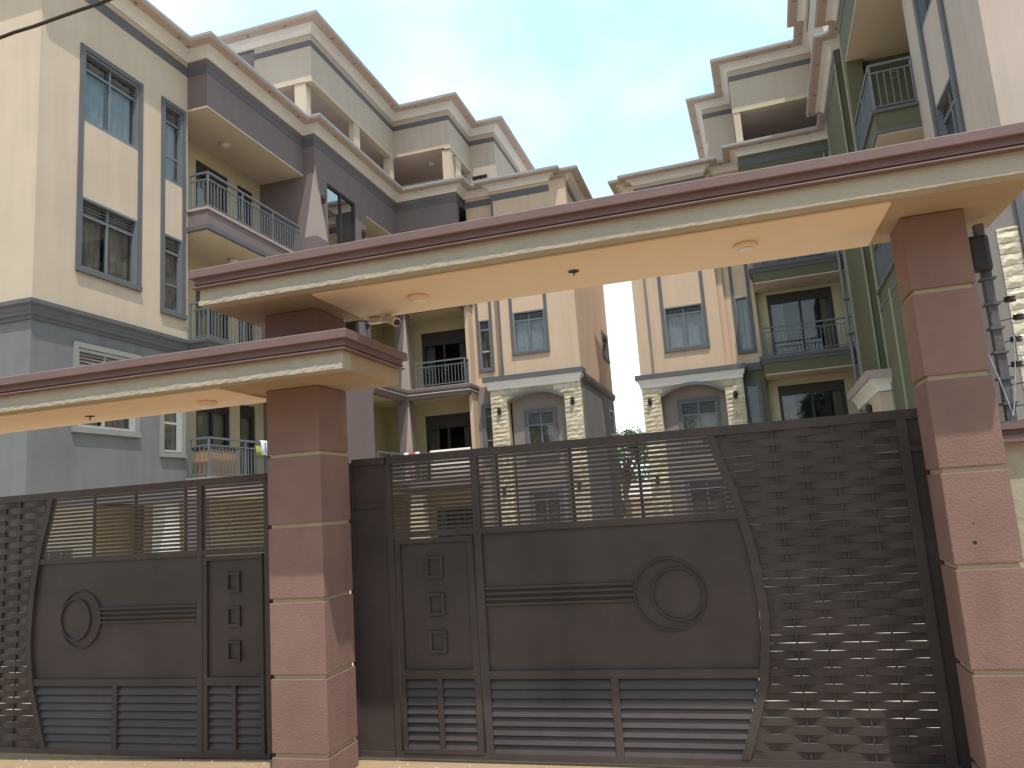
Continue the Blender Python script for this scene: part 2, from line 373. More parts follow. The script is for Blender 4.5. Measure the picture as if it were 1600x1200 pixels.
def cornice(parent, path, z, p=0.46, spots=True, cap=True, band=None, strip=None):
    k = p / 0.46
    MB().sweep([(-0.02, z - 0.02), (0.045, z - 0.02), (0.05, z + 0.03), (0.07, z + 0.035), (0.085, z + 0.07), (0.125, z + 0.11), (0.19, z + 0.14), (0.235, z + 0.152), (0.24, z + 0.17), (-0.02, z + 0.17)], path).build('cornice_cove', 'white', parent)
    MB().sweep([(-0.02, z + 0.171), (p - 0.03, z + 0.171), (p, z + 0.185), (p, z + 0.212), (-0.02, z + 0.212)], path).build('cornice_soffit', 'soffcream', parent)
    MB().sweep([(-0.18, z + 0.213), (p + 0.015, z + 0.213), (p + 0.02, z + 0.285), (p - 0.1, z + 0.29), (-0.18, z + 0.29)], path).build('roof_edge', 'edge', parent)
    if band: MB().sweep([(-0.015, band[0]), (0.012, band[0]), (0.012, band[1]), (-0.015, band[1])], path).build('wall_band', 'trim', parent)
    if spots:
        me = MB().lathe([(0.035, 0), (0.045, -0.012), (0.03, -0.02)], (0, 0, 0), 8).mesh('soffit_spot', 'paletrim')
        for i in range(len(path) - 1):
            (x0, y0), (x1, y1) = path[i], path[i + 1]; L = math.hypot(x1 - x0, y1 - y0); ux, uy = (x1 - x0) / L, (y1 - y0) / L
            n = max(1, int(L / 1.25))
            if L < 0.5: continue
            for j in range(n):
                s = L * (j + 0.5) / n; put('soffit_spot', me, parent, (x0 + ux * s + uy * (p * 0.68), y0 + uy * s - ux * (p * 0.68), z + 0.172))

def fin_column(parent, cx, cy, sx, sy, z0, z1, spread, size=0.42, mt='purple', mf='pink'):
    """square column whose corner (cx, cy) is cut by a triangle widening downwards; sx, sy point into the column"""
    x1, y1 = cx + sx * size, cy + sy * size; px, py = cx + sx * spread, cy + sy * spread
    v = [(cx, cy, z1), (x1, cy, z1), (x1, y1, z1), (cx, y1, z1), (px, cy, z0), (x1, cy, z0), (x1, y1, z0), (cx, y1, z0), (cx, py, z0)]
    col = MB().add(v, [(0, 1, 2, 3), (4, 8, 7, 6, 5), (0, 1, 5, 4), (1, 2, 6, 5), (2, 3, 7, 6), (3, 0, 8, 7), (0, 4, 8)]).build('column', mt, parent)
    e = 0.003
    MB().add([(cx - sx * e, cy - sy * e, z1), (px - sx * e, cy - sy * e, z0), (cx - sx * e, py - sy * e, z0), (px + sx * .02, py + sy * .02, z0)], [(0, 1, 2), (0, 2, 3), (0, 3, 1), (1, 3, 2)]).build('tapered_fin', mf, col)
    return col

def glass_door(parent, P, a0, a1, z0, z1, leaves=2, transom=0.35, cur=True, d=0.0, seed=3):
    mb = MB(); fw = 0.06
    mb.boxP(P, a0, a0 + fw, d - 0.06, d + 0.02, z0, z1); mb.boxP(P, a1 - fw, a1, d - 0.06, d + 0.02, z0, z1)
    mb.boxP(P, a0 + fw, a1 - fw, d - 0.06, d + 0.02, z1 - transom, z1)
    wd = (a1 - a0 - 2 * fw) / leaves
    for k in range(leaves + 1):
        a = a0 + fw + wd * k; mb.boxP(P, max(a - 0.04, a0 + fw), min(a + 0.04, a1 - fw), d - 0.055, d + 0.015, z0, z1 - transom)
    do = mb.build('glass_door', 'dark', parent)
    for k in range(leaves):
        a = a0 + fw + wd * k; MB().boxP(P, a + 0.04, a + wd - 0.04, d - 0.03, d - 0.022, z0, z1 - transom).build('pane', 'glass', do)
    if cur:
        curtain_mesh(P, a0 + fw, a0 + fw + wd * 0.45, z0, z1 - transom, d - 0.2, seed=seed).build('curtain', 'curtain', do, smooth=True)
        curtain_mesh(P, a1 - fw - wd * 0.35, a1 - fw, z0, z1 - transom, d - 0.2, seed=seed + 1).build('curtain', 'curtain', do, smooth=True)
    MB().boxP(P, a0 - 0.1, a1 + 0.1, d - 1.0, d - 0.95, z0 - 0.1, z1 + 0.1).build('room_shade_sheet', 'dark', do)  # dark sheet in place of the shaded room behind the door
    return do

STONES = []
def stone_mesh(i):
    rnd = random.Random(100 + i); mb = MB(); nx = 3
    w_, h_ = 1.0, 1.0
    for j in range(3):
        for k in range(nx + 1):
            x = k / nx; z = j / 2
            edge = (k in (0, nx)) or (j in (0, 2))
            d = (0.25 + 0.2 * rnd.random()) if edge else (0.7 + 0.5 * rnd.random())
            mb.v.append((x + (0 if k in (0, nx) else rnd.uniform(-.06, .06)), -d, z + (0 if j in (0, 2) else rnd.uniform(-.12, .12)) + (rnd.uniform(-.07, .07) if j in (0, 2) else 0)))
    for k in range(nx + 1): pass
    n0 = len(mb.v)
    for z in (0, 1):
        for k in range(nx + 1): mb.v.append((k / nx, 0.1, z))
    for j in range(2):
        for k in range(nx):
            a = j * (nx + 1) + k; mb.f.append((a, a + 1, a + nx + 2, a + nx + 1))
    for k in range(nx):
        mb.f.append((k, n0 + k, n0 + k + 1, k + 1)); a = 2 * (nx + 1) + k; b = n0 + nx + 1 + k; mb.f.append((a, a + 1, b + 1, b))
    mb.f.append((0, nx + 1, 2 * (nx + 1), n0 + nx + 1, n0)); mb.f.append((nx, n0 + nx, n0 + 2 * nx + 1, 3 * nx + 2, 2 * nx + 1))
    return mb.mesh('stone', 'stone')
STONES = [stone_mesh(i) for i in range(7)]
def stone_face(parent, a0, a1, z0, z1, yface, out_y=-1, skip=None, row=0.15, seed=1):
    """courses of split stones on a face Y = yface looking to -Y"""
    rnd = random.Random(seed); z = z0; j = 0
    while z < z1 - 0.05:
        hh = min(row * rnd.uniform(0.85, 1.15), z1 - z); a = a0
        while a < a1 - 0.02:
            ww = min(rnd.uniform(0.25, 0.55), a1 - a)
            if a1 - a - ww < 0.10: ww = a1 - a
            if not (skip and skip(a, a + ww, z, z + hh)):
                o = put('stone', rnd.choice(STONES), parent, (a + 0.005, yface, z + 0.004)); o.scale = (ww - 0.01, 0.036, hh - 0.006)
            a += ww
        z += hh; j += 1

# ================================================================== setting: ground, yard
g = MB()
xs = [-900, -60, -14, -8, -7, -3.4, 3, 14, 60, 900]; ys = [-900, -60, -10, 0, 4, 6.2, 6.6, 12, 60, 900]
def gz(x, y): return -0.03 - 0.02 * max(0, min(4, -3.4 - x))
for y in ys:
    for x in xs: g.v.append((x, y, gz(x, y)))
for j in range(len(ys) - 1):
    for i in range(len(xs) - 1):
        a = j * len(xs) + i; g.f.append((a, a + 1, a + 1 + len(xs), a + len(xs)))
struct(g.build('ground', 'ground'))
struct(MB().box(-18, 14, 6.5, 60, -0.2, -0.004).build('yard', 'yard'))

# ================================================================== gate pillars
def pillar(label, x0, x1, y0, y1, z0, ztop, grooves, cut=None):
    t = thing('gate_pillar', label, 'pillar', ((x0 + x1) / 2, (y0 + y1) / 2, z0), group='gate pillars')
    e = 0.022; c = MB()
    zs = [z0] + [q for gq in grooves for q in (gq - 0.016, gq + 0.016)] + [ztop]
    c.box(x0 + e, x1 - e, y0 + e, y1 - e, z0, ztop - 0.003).build('pillar_core', 'groove', t)
    for i in range(0, len(zs), 2):
        parts = [(zs[i], zs[i + 1])]
        if cut and zs[i] < cut[0] < zs[i + 1]: parts = [(zs[i], cut[0]), (cut[1], zs[i + 1])]
        for a, b in parts: MB().box(x0, x1, y0, y1, a, b).build('block', 'pillar', t, bevel=0.007)
    return t
pillar('dusky rose block pillar in the middle, carrying the lower canopy and the upper one', -3.74, -3.24, 5.5, 5.98, -0.05, 3.757, [0.185, 0.775, 1.365, 1.96, 2.54], (3.098, 3.40))
pillar('dusky rose block pillar at the right end of the large gate', 1.27, 1.66, 5.5, 5.87, -0.05, 3.757, [0.16, 0.78, 1.42, 2.03, 2.64, 3.23])

for x_, z_, r_ in ((1.405, 1.57, 0.012), (1.415, 1.69, 0.005)):
    MB().tube([(x_, 5.4985, z_), (x_, 5.51, z_)], r_, 10).build('bolt_hole', 'black', bpy.data.objects['gate_pillar.001'])
MB().tube([(-3.5, 5.4985, 1.66), (-3.5, 5.51, 1.66)], 0.006, 8).build('bolt_hole', 'black', bpy.data.objects['gate_pillar'])
# ================================================================== entrance canopies
def rough_box(x0, x1, y0, y1, z0, z1, n=90, amp=(0.02, 0.02), seed=1):
    """plastered fascia board whose lower edge carries a thicker, uneven coat"""
    rnd = random.Random(seed); mb = MB(); w1 = [rnd.uniform(-1, 1) for _ in range(n + 4)]
    for i in range(n + 1):
        x = x0 + (x1 - x0) * i / n; am = amp[0] + (amp[1] - amp[0]) * i / n
        zw = z0 + 0.046 + 0.010 * (w1[i] + w1[i + 1] + w1[i + 2] + w1[i + 3]) / 2 + 0.006 * math.sin(i * 0.11)
        for y, z in ((y0 - am * rnd.uniform(.8, 1.1), z0 + rnd.uniform(0, .004)), (y0 - am * rnd.uniform(.75, 1.15), z0 + 0.02), (y0 - am * rnd.uniform(.5, 1.0), zw - 0.006), (y0 + rnd.uniform(-.001, .001), zw), (y0, z1), (y1, z1), (y1, z0 + 0.003)): mb.v.append((x, y, z))
    for i in range(n):
        for k in range(7):
            a = i * 7 + k; b = i * 7 + (k + 1) % 7; mb.f.append((a, b, b + 7, a + 7))
    mb.f.append(tuple(range(7))); mb.f.append(tuple(n * 7 + k for k in range(7)))
    return mb
def canopy(label, x0, x1, y0, y1, zb, panel, seed, amp):
    """slab with cream fascia, maroon stepped moulding round the edge, ceiling board between the pillars"""
    t = thing('entrance_canopy', label, 'canopy', ((x0 + x1) / 2, (y0 + y1) / 2, zb), group='entrance canopies')
    rough_box(x0, x1, y0, y0 + 0.12, zb, zb + 0.140, n=int((x1 - x0) * 34), seed=seed, amp=amp).build('fascia', 'fascia', t)
    MB().box(x0, x1, y0 + 0.1205, y1, zb + 0.002, zb + 0.14).build('soffit_slab', 'soffit', t)
    MB().box(panel[0], panel[1], y0 + 0.125, y1 - 0.03, zb - 0.014, zb + 0.0015).build('ceiling_board', 'panel', t, bevel=0.003)
    path = [(x0, y1), (x0, y0), (x1, y0), (x1, y1), (x0 + 0.01, y1)]
    z = zb + 0.141
    MB().sweep([(-0.3, z), (0.043, z), (0.048, z + 0.006), (0.046, z + 0.013), (-0.3, z + 0.013)], path).build('lower_lip', 'maroon', t)
    z += 0.0135
    MB().sweep([(-0.3, z), (0.020, z), (0.020, z + 0.014), (0.036, z + 0.018), (0.038, z + 0.028), (0.028, z + 0.033), (0.028, z + 0.050), (0.036, z + 0.055), (0.036, z + 0.066), (-0.3, z + 0.066)], path).build('moulding', 'maroon', t)
    z += 0.0665
    MB().sweep([(-0.3, z), (0.060, z), (0.066, z + 0.006), (0.066, z + 0.066), (0.058, z + 0.074), (-0.3, z + 0.080)], path).build('top_lip', 'maroon', t)
    MB().box(x0 + 0.25, x1 - 0.25, y0 + 0.25, y1 - 0.25, zb + 0.15, zb + 0.30).build('roof_slab', 'maroon', t)
    return t
canopy('upper flat canopy with maroon stepped edge spanning the large gate', -4.0, 1.96, 5.0, 6.06, 3.76, (-3.05, 1.15), 3, (0.016, 0.002))
canopy('lower flat canopy with maroon stepped edge over the left gate', -8.4, -2.73, 5.0, 5.98, 3.10, (-8.3, -3.92), 5, (0.009, 0.015))

def downlight(label, x, y, z):
    t = thing('ceiling_lamp', label, 'lamp', (x, y, z), group='round lamps under the canopies')
    MB().lathe([(0.075, 0), (0.085, -0.012), (0.085, -0.03), (0.07, -0.036)], (x, y, z), 24).build('housing', 'panel', t)
    MB().lathe([(0.06, -0.0365), (0.05, -0.045), (0.02, -0.05)], (x, y, z), 20).build('diffuser', 'plastic', t, smooth=True)
downlight('round ceiling lamp under the upper canopy nearest the middle pillar', -2.33, 5.56, 3.746)
downlight('round ceiling lamp under the upper canopy nearest the right pillar', 0.25, 5.52, 3.746)
downlight('round ceiling lamp under the lower canopy left of the middle pillar', -4.38, 5.56, 3.086)
def cable_stub(label, x, y, z):
    t = thing('wiring_socket', label, 'wiring', (x, y, z), group='empty lamp points under the canopies')
    MB().lathe([(0.04, 0), (0.045, -0.004), (0.02, -0.006)], (x, y, z), 14).build('ceiling_rose', 'cable', t)
    MB().tube([(x, y, z), (x + .006, y, z - .02), (x - .004, y + .004, z - .035)], 0.006, 6).build('wire_end', 'cable', t)
cable_stub('dark empty lamp point in the middle of the upper canopy ceiling', -1.02, 5.53, 3.746)
cable_stub('dark empty lamp point in the lower canopy ceiling above the left gate', -5.68, 5.58, 3.086)

# security camera under the rear edge of the upper canopy
t = thing('security_camera', 'cream security camera under the upper canopy beside the middle pillar', 'camera', (-2.9, 5.99, 3.70))
MB().box(-3.0, -2.87, 5.96, 6.03, 3.69, 3.735).build('junction_box', 'plastic', t, bevel=0.01)
MB().tube([(-2.86, 5.99, 3.70), (-2.80, 5.985, 3.70)], 0.018, 10).build('arm', 'plastic', t)
MB().tube([(-2.82, 6.0, 3.725), (-2.70, 5.93, 3.655)], [0.036, 0.040], 18).build('camera_body', 'plastic', t, smooth=False)
MB().tube([(-2.701, 5.9305, 3.6555), (-2.690, 5.924, 3.649)], [0.030, 0.028], 18).build('lens', 'black', t)
MB().tube([(-3.02, 5.99, 3.72), (-3.10, 5.99, 3.735), (-3.22, 5.985, 3.70)], 0.006, 6).build('camera_cable', 'cable', t)

# ================================================================== gates
CURVE = [(2.46, -0.17), (2.21, -0.105), (1.98, -0.03), (1.64, 0.04), (1.42, 0.07), (1.26, 0.082), (1.07, 0.09), (0.93, 0.085), (0.59, 0.03), (0.19, -0.10), (-0.1, -0.215)]
def cx(z):
    for (z1, x1), (z0, x0) in zip(CURVE, CURVE[1:]):
        if z0 <= z <= z1: return x0 + (x1 - x0) * (z - z0) / (z1 - z0)
    return CURVE[0][1] if z > 2.4 else CURVE[-1][1]
def gate(label, mx, mz, y, loc):
    """sliding gate; mx maps gate x to world x, mz maps z"""
    t = thing('sliding_gate', label, 'gate', loc, group='gates between the pillars')
    flip = mx(1) < mx(0)
    def B(x0, x1, d0, d1, z0, z1, mb=None):
        a, b = sorted((mx(x0), mx(x1))); return (mb or MB()).box(a, b, y + d0, y + d1, mz(z0), mz(z1))
    # main frame
    f = MB()
    B(-2.94, 1.34, -0.005, 0.05, 2.43, 2.50, f); B(-2.94, 1.26, -0.005, 0.05, 0.0, 0.05, f)
    B(1.17, 1.24, -0.004, 0.05, 0.051, 2.429, f); B(-2.16, -2.095, -0.004, 0.05, 0.051, 2.429, f); B(-2.955, -2.903, -0.004, 0.05, 0.051, 2.429, f)
    B(-2.903, -2.16, -0.002, 0.05, 1.785, 1.84, f)
    f.build('gate_frame', 'gate', t)
    f = MB(); B(-2.094, 0.05, -0.006, 0.048, 1.785, 1.84).build('panel_rail', 'gate', t); B(-2.094, 0.03, -0.006, 0.048, 0.62, 0.685, f); B(-1.105, -1.045, -0.006, 0.048, 0.051, 0.62, f)
    f.build('panel_frame', 'gate', t)
    # curved stile
    n = 26; cm = MB()
    for i in range(n + 1):
        z = 2.429 - (2.429 - 0.051) * i / n; x = cx(z)
        for dx_, d in ((-0.03, -0.012), (0.035, -0.012), (0.035, 0.05), (-0.03, 0.05)): cm.v.append((mx(x + dx_), y + d, mz(z)))
    for i in range(n):
        for k in range(4):
            a = i * 4 + k; b = i * 4 + (k + 1) % 4; cm.f.append((a, b, b + 4, a + 4))
    cm.f += [(0, 1, 2, 3), tuple(n * 4 + k for k in range(4))[::-1]]
    cm.build('curved_stile', 'gate', t)
    # end post with sheet
    po = B(-3.32, -3.28, -0.01, 0.05, 0.0, 2.47).build('end_post', 'gate', t)
    B(-3.28, -2.956, 0.012, 0.022, 0.0, 2.44).build('end_sheet', 'gate', t)
    B(-3.28, -2.956, -0.006, 0.045, 2.44, 2.50).build('end_rail', 'gate', t); B(-3.28, -2.956, -0.004, 0.011, 2.06, 2.10).build('end_rail', 'gate', t); B(-3.28, -2.956, -0.006, 0.0115, 0.0, 0.045).build('end_rail', 'gate', t)
    B(1.24, 1.66, 0.02, 0.03, 0.0, 2.44).build('end_sheet', 'gate', t); B(1.241, 1.66, 0.0, 0.045, 2.19, 2.23).build('end_rail', 'gate', t); B(1.341, 1.66, 0.0, 0.045, 2.44, 2.50).build('end_rail', 'gate', t)
    # top slats and their uprights
    zb, zt = 1.84, 2.43; ns = 16
    for i in range(ns):
        z = zb + (zt - zb) * (i + 0.55) / ns; xe = cx(z) - 0.03
        for a, b in ((-2.895, -2.16), (-2.095, xe)): B(a, b, 0.008, 0.022, z - 0.012, z + 0.012).build('slat', 'gate', t)
    for x in (-1.93, -1.29, -0.735): B(x - 0.012, x + 0.012, 0.0225, 0.040, 1.84, 2.43).build('slat_upright', 'gate', t)
    # solid panel with ribs and rings
    pm = MB(); zs = [0.685 + 1.1 * k / 10 for k in range(11)]
    poly = [(-2.094, 0.685), (-2.094, 1.785)] + [(cx(z) - 0.03, z) for z in reversed(zs)]
    pm.prism(poly, lambda a, b: (mx(a), y + 0.02, mz(b)), lambda a, b: (mx(a), y + 0.026, mz(b)))
    pn = pm.build('main_panel', 'gate', t)
    for z in (1.335, 1.292, 1.248, 1.205):
        B(-2.092, -0.862, -0.004, 0.0195, z - 0.010, z + 0.010).build('rib', 'gate', pn, bevel=0.004)
    for c0, r0 in (((-0.59, 1.24), 0.27), ((-0.525, 1.24), 0.195)):
        rg = MB(); k = 56
        for i in range(k):
            a = 2 * math.pi * i / k
            for rr, d in ((r0 + 0.008, 0.0195), (r0 + 0.008, 0.006), (r0 + 0.003, 0.001), (r0 - 0.003, 0.001), (r0 - 0.008, 0.006), (r0 - 0.008, 0.0195)):
                rg.v.append((mx(c0[0] + rr * math.cos(a)), y + d - (0.004 if r0 < 0.2 else 0), mz(c0[1] + rr * math.sin(a))))
        for i in range(k):
            for j in range(6): rg.f.append((i * 6 + j, i * 6 + (j + 1) % 6, ((i + 1) % k) * 6 + (j + 1) % 6, ((i + 1) % k) * 6 + j))
        rg.build('ring', 'gate', pn)
    # pedestrian door
    dm = MB(); B(-2.880, -2.84, -0.012, 0.04, 0.04, 1.775, dm); B(-2.225, -2.175, -0.012, 0.04, 0.04, 1.775, dm)
    for z0, z1 in ((1.735, 1.775), (0.625, 0.695), (0.04, 0.075)): B(-2.84, -2.225, -0.012, 0.04, z0, z1, dm)
    B(-2.555, -2.51, -0.010, 0.038, 0.075, 0.625, dm)
    d = dm.build('pedestrian_door', 'gate', t)
    B(-2.84, -2.225, 0.012, 0.018, 0.695, 1.735).build('door_panel', 'gate', d)
    for zc in (1.53, 1.225, 0.92):
        s = MB(); x0, x1, z0, z1 = -2.61, -2.455, zc - 0.09, zc + 0.09
        B(x0, x1, -0.010, 0.0115, z1 - 0.024, z1, s); B(x0, x1, -0.010, 0.0115, z0, z0 + 0.024, s); B(x0, x0 + 0.024, -0.010, 0.0115, z0 + 0.024, z1 - 0.024, s); B(x1 - 0.024, x1, -0.010, 0.0115, z0 + 0.024, z1 - 0.024, s)
        s.build('square_frame', 'gate', d)
    # louvres in the lower row
    def louvres(a0, a1f, z0, z1, par, nn=8):
        for i in range(nn):
            zc = z0 + (z1 - z0) * (i + 0.5) / nn; h = (z1 - z0) / nn * 0.62
            a, b = mx(a0), mx(a1f(zc)); v = []
            for xx in (a, b):
                for dd, zz in ((0.004, zc - h), (0.0, zc - h + 0.004), (0.034, zc + h), (0.038, zc + h - 0.004)): v.append((xx, y + dd, mz(zz)))
            MB().add(v, [(0, 1, 2, 3), (7, 6, 5, 4), (0, 4, 5, 1), (1, 5, 6, 2), (2, 6, 7, 3), (3, 7, 4, 0)]).build('louvre', 'gate', par)
    louvres(-2.84, lambda z: -2.555, 0.075, 0.625, d); louvres(-2.51, lambda z: -2.225, 0.075, 0.625, d)
    louvres(-2.094, lambda z: -1.105, 0.052, 0.618, t); louvres(-1.045, lambda z: cx(z) - 0.03, 0.052, 0.618, t)
    # woven strips
    bars = (0.30, 0.515, 0.73, 0.945)
    for x in bars: B(x - 0.007, x + 0.007, 0.010, 0.022, 0.05, 2.43).build('weave_upright', 'gate', t)
    ns = 41; ph = (2.43 - 0.05) / ns; sp = 0.215
    for i in range(ns):
        z = 0.05 + ph * (i + 0.5); x0, x1 = cx(z) + 0.03, 1.172; k = 22; s = MB()
        for j in range(k + 1):
            x = x0 + (x1 - x0) * j / k; ease = min(1, (x - x0) / 0.05)
            d_ = 0.016 + 0.0108 * (1 + 0.15 * math.sin(i * 12.9 + j)) * math.cos(math.pi * (x - bars[0]) / sp + math.pi * i) * max(0, ease)
            hh = ph * (0.50 + 0.02 * math.sin(i * 7.1))
            for dd, zz in ((d_ - 0.0015, z - hh), (d_ - 0.0015, z + hh), (d_ + 0.0015, z + hh), (d_ + 0.0015, z - hh)): s.v.append((mx(x), y + dd, mz(zz)))
        for j in range(k):
            for q_ in range(4): s.f.append((j * 4 + q_, j * 4 + (q_ + 1) % 4, (j + 1) * 4 + (q_ + 1) % 4, (j + 1) * 4 + q_))
        s.f += [(0, 1, 2, 3), tuple(k * 4 + q_ for q_ in range(4))[::-1]]
        s.build('woven_strip', 'gate', t)
    return t
gate('large dark brown sliding gate with woven strips on its right side', lambda x: x, lambda z: z, 6.1, (-1, 6.1, 0))
gate('dark brown gate left of the middle pillar, under the lower canopy', lambda x: -6.9 + 0.905 * (0.09 - x), lambda z: z - 0.05, 6.1, (-5.5, 6.1, -0.05))

# ================================================================== left apartment building
LB = thing('apartment_building', 'cream and purple apartment block with stacked balconies on the left', 'building', (-11.5, 10.0, 0.0))
FL = (3.05, 6.15, 9.25)
PA = PX(-11.5, 1); PAF = PY(10.0, -1)
# --- block nearest the gate: side wall facing right, front wall
wz = [(3.98, 5.46), (7.03, 8.47), (10.05, 11.54)]; nz = [(3.62, 5.42), (6.72, 8.47), (9.75, 11.58)]
W1 = (10.98, 12.42); N1 = (13.19, 13.77)
hl = lambda k: [(*W1, *wz[k]), (*N1, *nz[k])]
wall(LB, 'upper_wall', 'cream', PA, 10.0, 13.95, 6.0, 13.0, hl(1) + hl(2))
wall(LB, 'lower_wall', 'greywall', PA, 10.0, 13.95, 2.55, 5.999, hl(0))
wall(LB, 'upper_wall', 'cream', PAF, -18.0, -11.7, 6.0, 13.0)
wall(LB, 'lower_wall', 'greywall', PAF, -18.0, -11.7, 2.55, 5.999)
for k in range(3):
    window(LB, PA, *W1, *wz[k], vent=0.27, seed=k * 7, fm='alulight' if k == 0 else 'alu', cur='curtaingrey' if k == 2 else 'curtain')
    wn = window(LB, PA, *N1, *nz[k], vent=0.30, panes=1, seed=k * 7 + 3, fm='alulight' if k == 0 else 'alu', cur='curtaingrey' if k == 2 else 'curtain')
    za, zb = nz[k]; MB().boxP(PA, N1[0] + 0.045, N1[1] - 0.045, -0.15, -0.095, za + 0.62, za + 0.665).build('transom', 'alulight' if k == 0 else 'alu', wn)
trim_rect(LB, PA, 10.88, 12.52, 6.93, 11.64); trim_rect(LB, PA, 13.09, 13.87, 6.62, 11.68)
trim_rect(LB, PA, 10.88, 12.52, 3.87, 5.57, mt='paletrim', w_=0.1); trim_rect(LB, PA, 13.10, 13.86, 3.51, 5.53, mt='paletrim', w_=0.085)
# --- balcony bay behind it
XB = -10.95
wall(LB, 'balcony_fascia', 'purple', PX(XB, 1), 13.95, 18.1, 11.78, 13.0)
wall(LB, 'balcony_fascia', 'purple', PY(13.95, -1), -11.5, -11.15, 11.78, 13.0)
MB().box(-12.4, -10.953, 13.953, 18.1, 11.74, 11.779).build('fascia_soffit', 'balcceil', LB)
MB().box(-12.4, -11.15, 14.15, 18.1, 11.85, 11.95).build('balcony_ceiling', 'balcceil', LB)
wall(LB, 'balcony_back_wall', 'balc', PX(-12.4, 1), 13.95, 18.1, 3.05, 11.74, [(15.35, 16.65, zf, zf + 2.1) for zf in FL] + [(17.05, 17.75, zf, zf + 2.1) for zf in FL])
for zf in FL:
    glass_door(LB, PX(-12.4, 1), 15.35, 16.65, zf, zf + 2.1, 2, 0.32, seed=int(zf), d=-0.06); glass_door(LB, PX(-12.4, 1), 17.05, 17.75, zf, zf + 2.1, 1, 0.32, cur=False, d=-0.06)
    railing(LB, [(-11.46, 14.0), (-10.98, 14.0), (-10.98, 17.85)], zf + 0.02)
# third floor balcony slab
MB().box(-12.4, XB, 13.95, 18.1, 8.84, 9.2).build('balcony_slab', 'purple', LB)
MB().box(-12.4, XB - 0.05, 14.0, 18.1, 8.70, 8.735).build('balcony_ceiling', 'balcceil', LB)
pb = [(-11.499, 13.95), (XB, 13.95), (XB, 18.1)]
MB().sweep([(-0.2, 8.735), (0.03, 8.735), (0.03, 8.839), (-0.2, 8.839)], pb).build('slab_band', 'trim', LB)
MB().sweep([(-0.2, 9.201), (0.035, 9.201), (0.035, 9.265), (-0.2, 9.265)], pb).build('slab_coping', 'pink', LB)
# first floor slab
MB().box(-12.4, XB, 13.95, 18.1, 2.62, 3.02).build('balcony_slab', 'pink', LB)
MB().sweep([(-0.2, 3.021), (0.05, 3.021), (0.05, 3.07), (-0.2, 3.07)], pb).build('slab_coping', 'paletrim', LB)
# moulding above the grey storey, running on as the second floor slab edge
mould = [(-0.2, 5.80), (0.03, 5.80), (0.035, 5.86), (0.07, 5.875), (0.075, 5.93), (0.10, 5.96), (0.10, 6.03), (0.15, 6.06), (0.155, 6.13), (0.13, 6.145), (-0.2, 6.15)]
MB().sweep(mould, [(-18, 10), (-11.5, 10), (-11.5, 13.95), (XB, 13.95), (XB, 18.099)]).build('storey_moulding', 'trim', LB)
MB().box(-12.4, XB - 0.2, 14.1, 18.1, 5.82, 6.14).build('balcony_slab', 'balc', LB)
# --- stair tower
XS = -10.57
wall(LB, 'stair_wall', 'purple', PX(XS, 1), 18.7, 21.2, 2.6, 13.0, [(18.76, 20.5, 6.6, 11.75)])
wall(LB, 'stair_wall', 'purple', PY(18.1, -1), -12.4, XB, 2.6, 13.0)
def stair_corner(z0, z1, cut):
    A_, B_, C_, D_ = (XB, 18.1), (XS, 18.1), (XS, 18.7), (XB, 18.7)
    if not cut: MB().box(XB, XS, 18.1, 18.7, z0, z1).build('stair_corner', 'purple', LB); return
    v = [(*A_, z1), (*B_, z1), (*C_, z1), (*D_, z1), (*A_, z0), (*C_, z0), (*D_, z0)]
    c_ = MB().add(v, [(0, 1, 2, 3), (4, 6, 5), (0, 4, 1), (2, 1, 5), (2, 5, 6, 3), (3, 6, 4, 0), (1, 4, 5)]).build('stair_corner', 'purple', LB)
    MB().add([(XS + .002, 18.098, z1), (XB + .001, 18.097, z0), (XS + .003, 18.699, z0), (XB + .1, 18.6, z0)], [(0, 1, 2), (0, 2, 3), (0, 3, 1), (1, 3, 2)]).build('tapered_fin', 'pink', c_)
for z0, z1, c_ in ((12.05, 13.0, 0), (9.9, 12.05, 1), (9.0, 9.9, 0), (6.4, 9.0, 1), (2.6, 6.4, 0)): stair_corner(z0, z1, c_)
gl = MB(); PS = PX(XS, 1)
for a0, a1, z0, z1 in ((18.75, 20.5, 6.6, 6.66), (18.75, 20.5, 11.69, 11.75), (18.75, 18.80, 6.66, 11.69), (20.45, 20.5, 6.66, 11.69), (19.6, 19.64, 6.66, 11.69)): gl.boxP(PS, a0, a1, -0.12, -0.03, z0, z1)
go = gl.build('stair_window', 'dark', LB)
for z0, z1 in ((6.66, 7.9), (7.9, 9.15), (9.15, 10.4), (10.4, 11.69)):
    for a0, a1 in ((18.80, 19.6), (19.64, 20.45)): MB().boxP(PS, a0, a1, -0.09, -0.08, z0 + 0.008, z1 - 0.008).build('pane', 'mirror', go)
MB().boxP(PS, 18.6, 20.7, -1.2, -1.1, 6.4, 12.0).build('room_shade_sheet', 'dark', go)  # dark sheet in place of the shade inside the stair tower
lm = MB().lathe([(0.02, 0.12), (0.06, 0.10), (0.075, 0), (0.05, -0.12), (0.02, -0.14)], (0, 0, 0), 12).mesh('wall_lamp', 'black')
for y_, z_ in ((18.42, 11.1), (20.9, 10.9), (20.9, 7.9)): put('wall_lamp', lm, LB, (XS + 0.06, y_, z_))
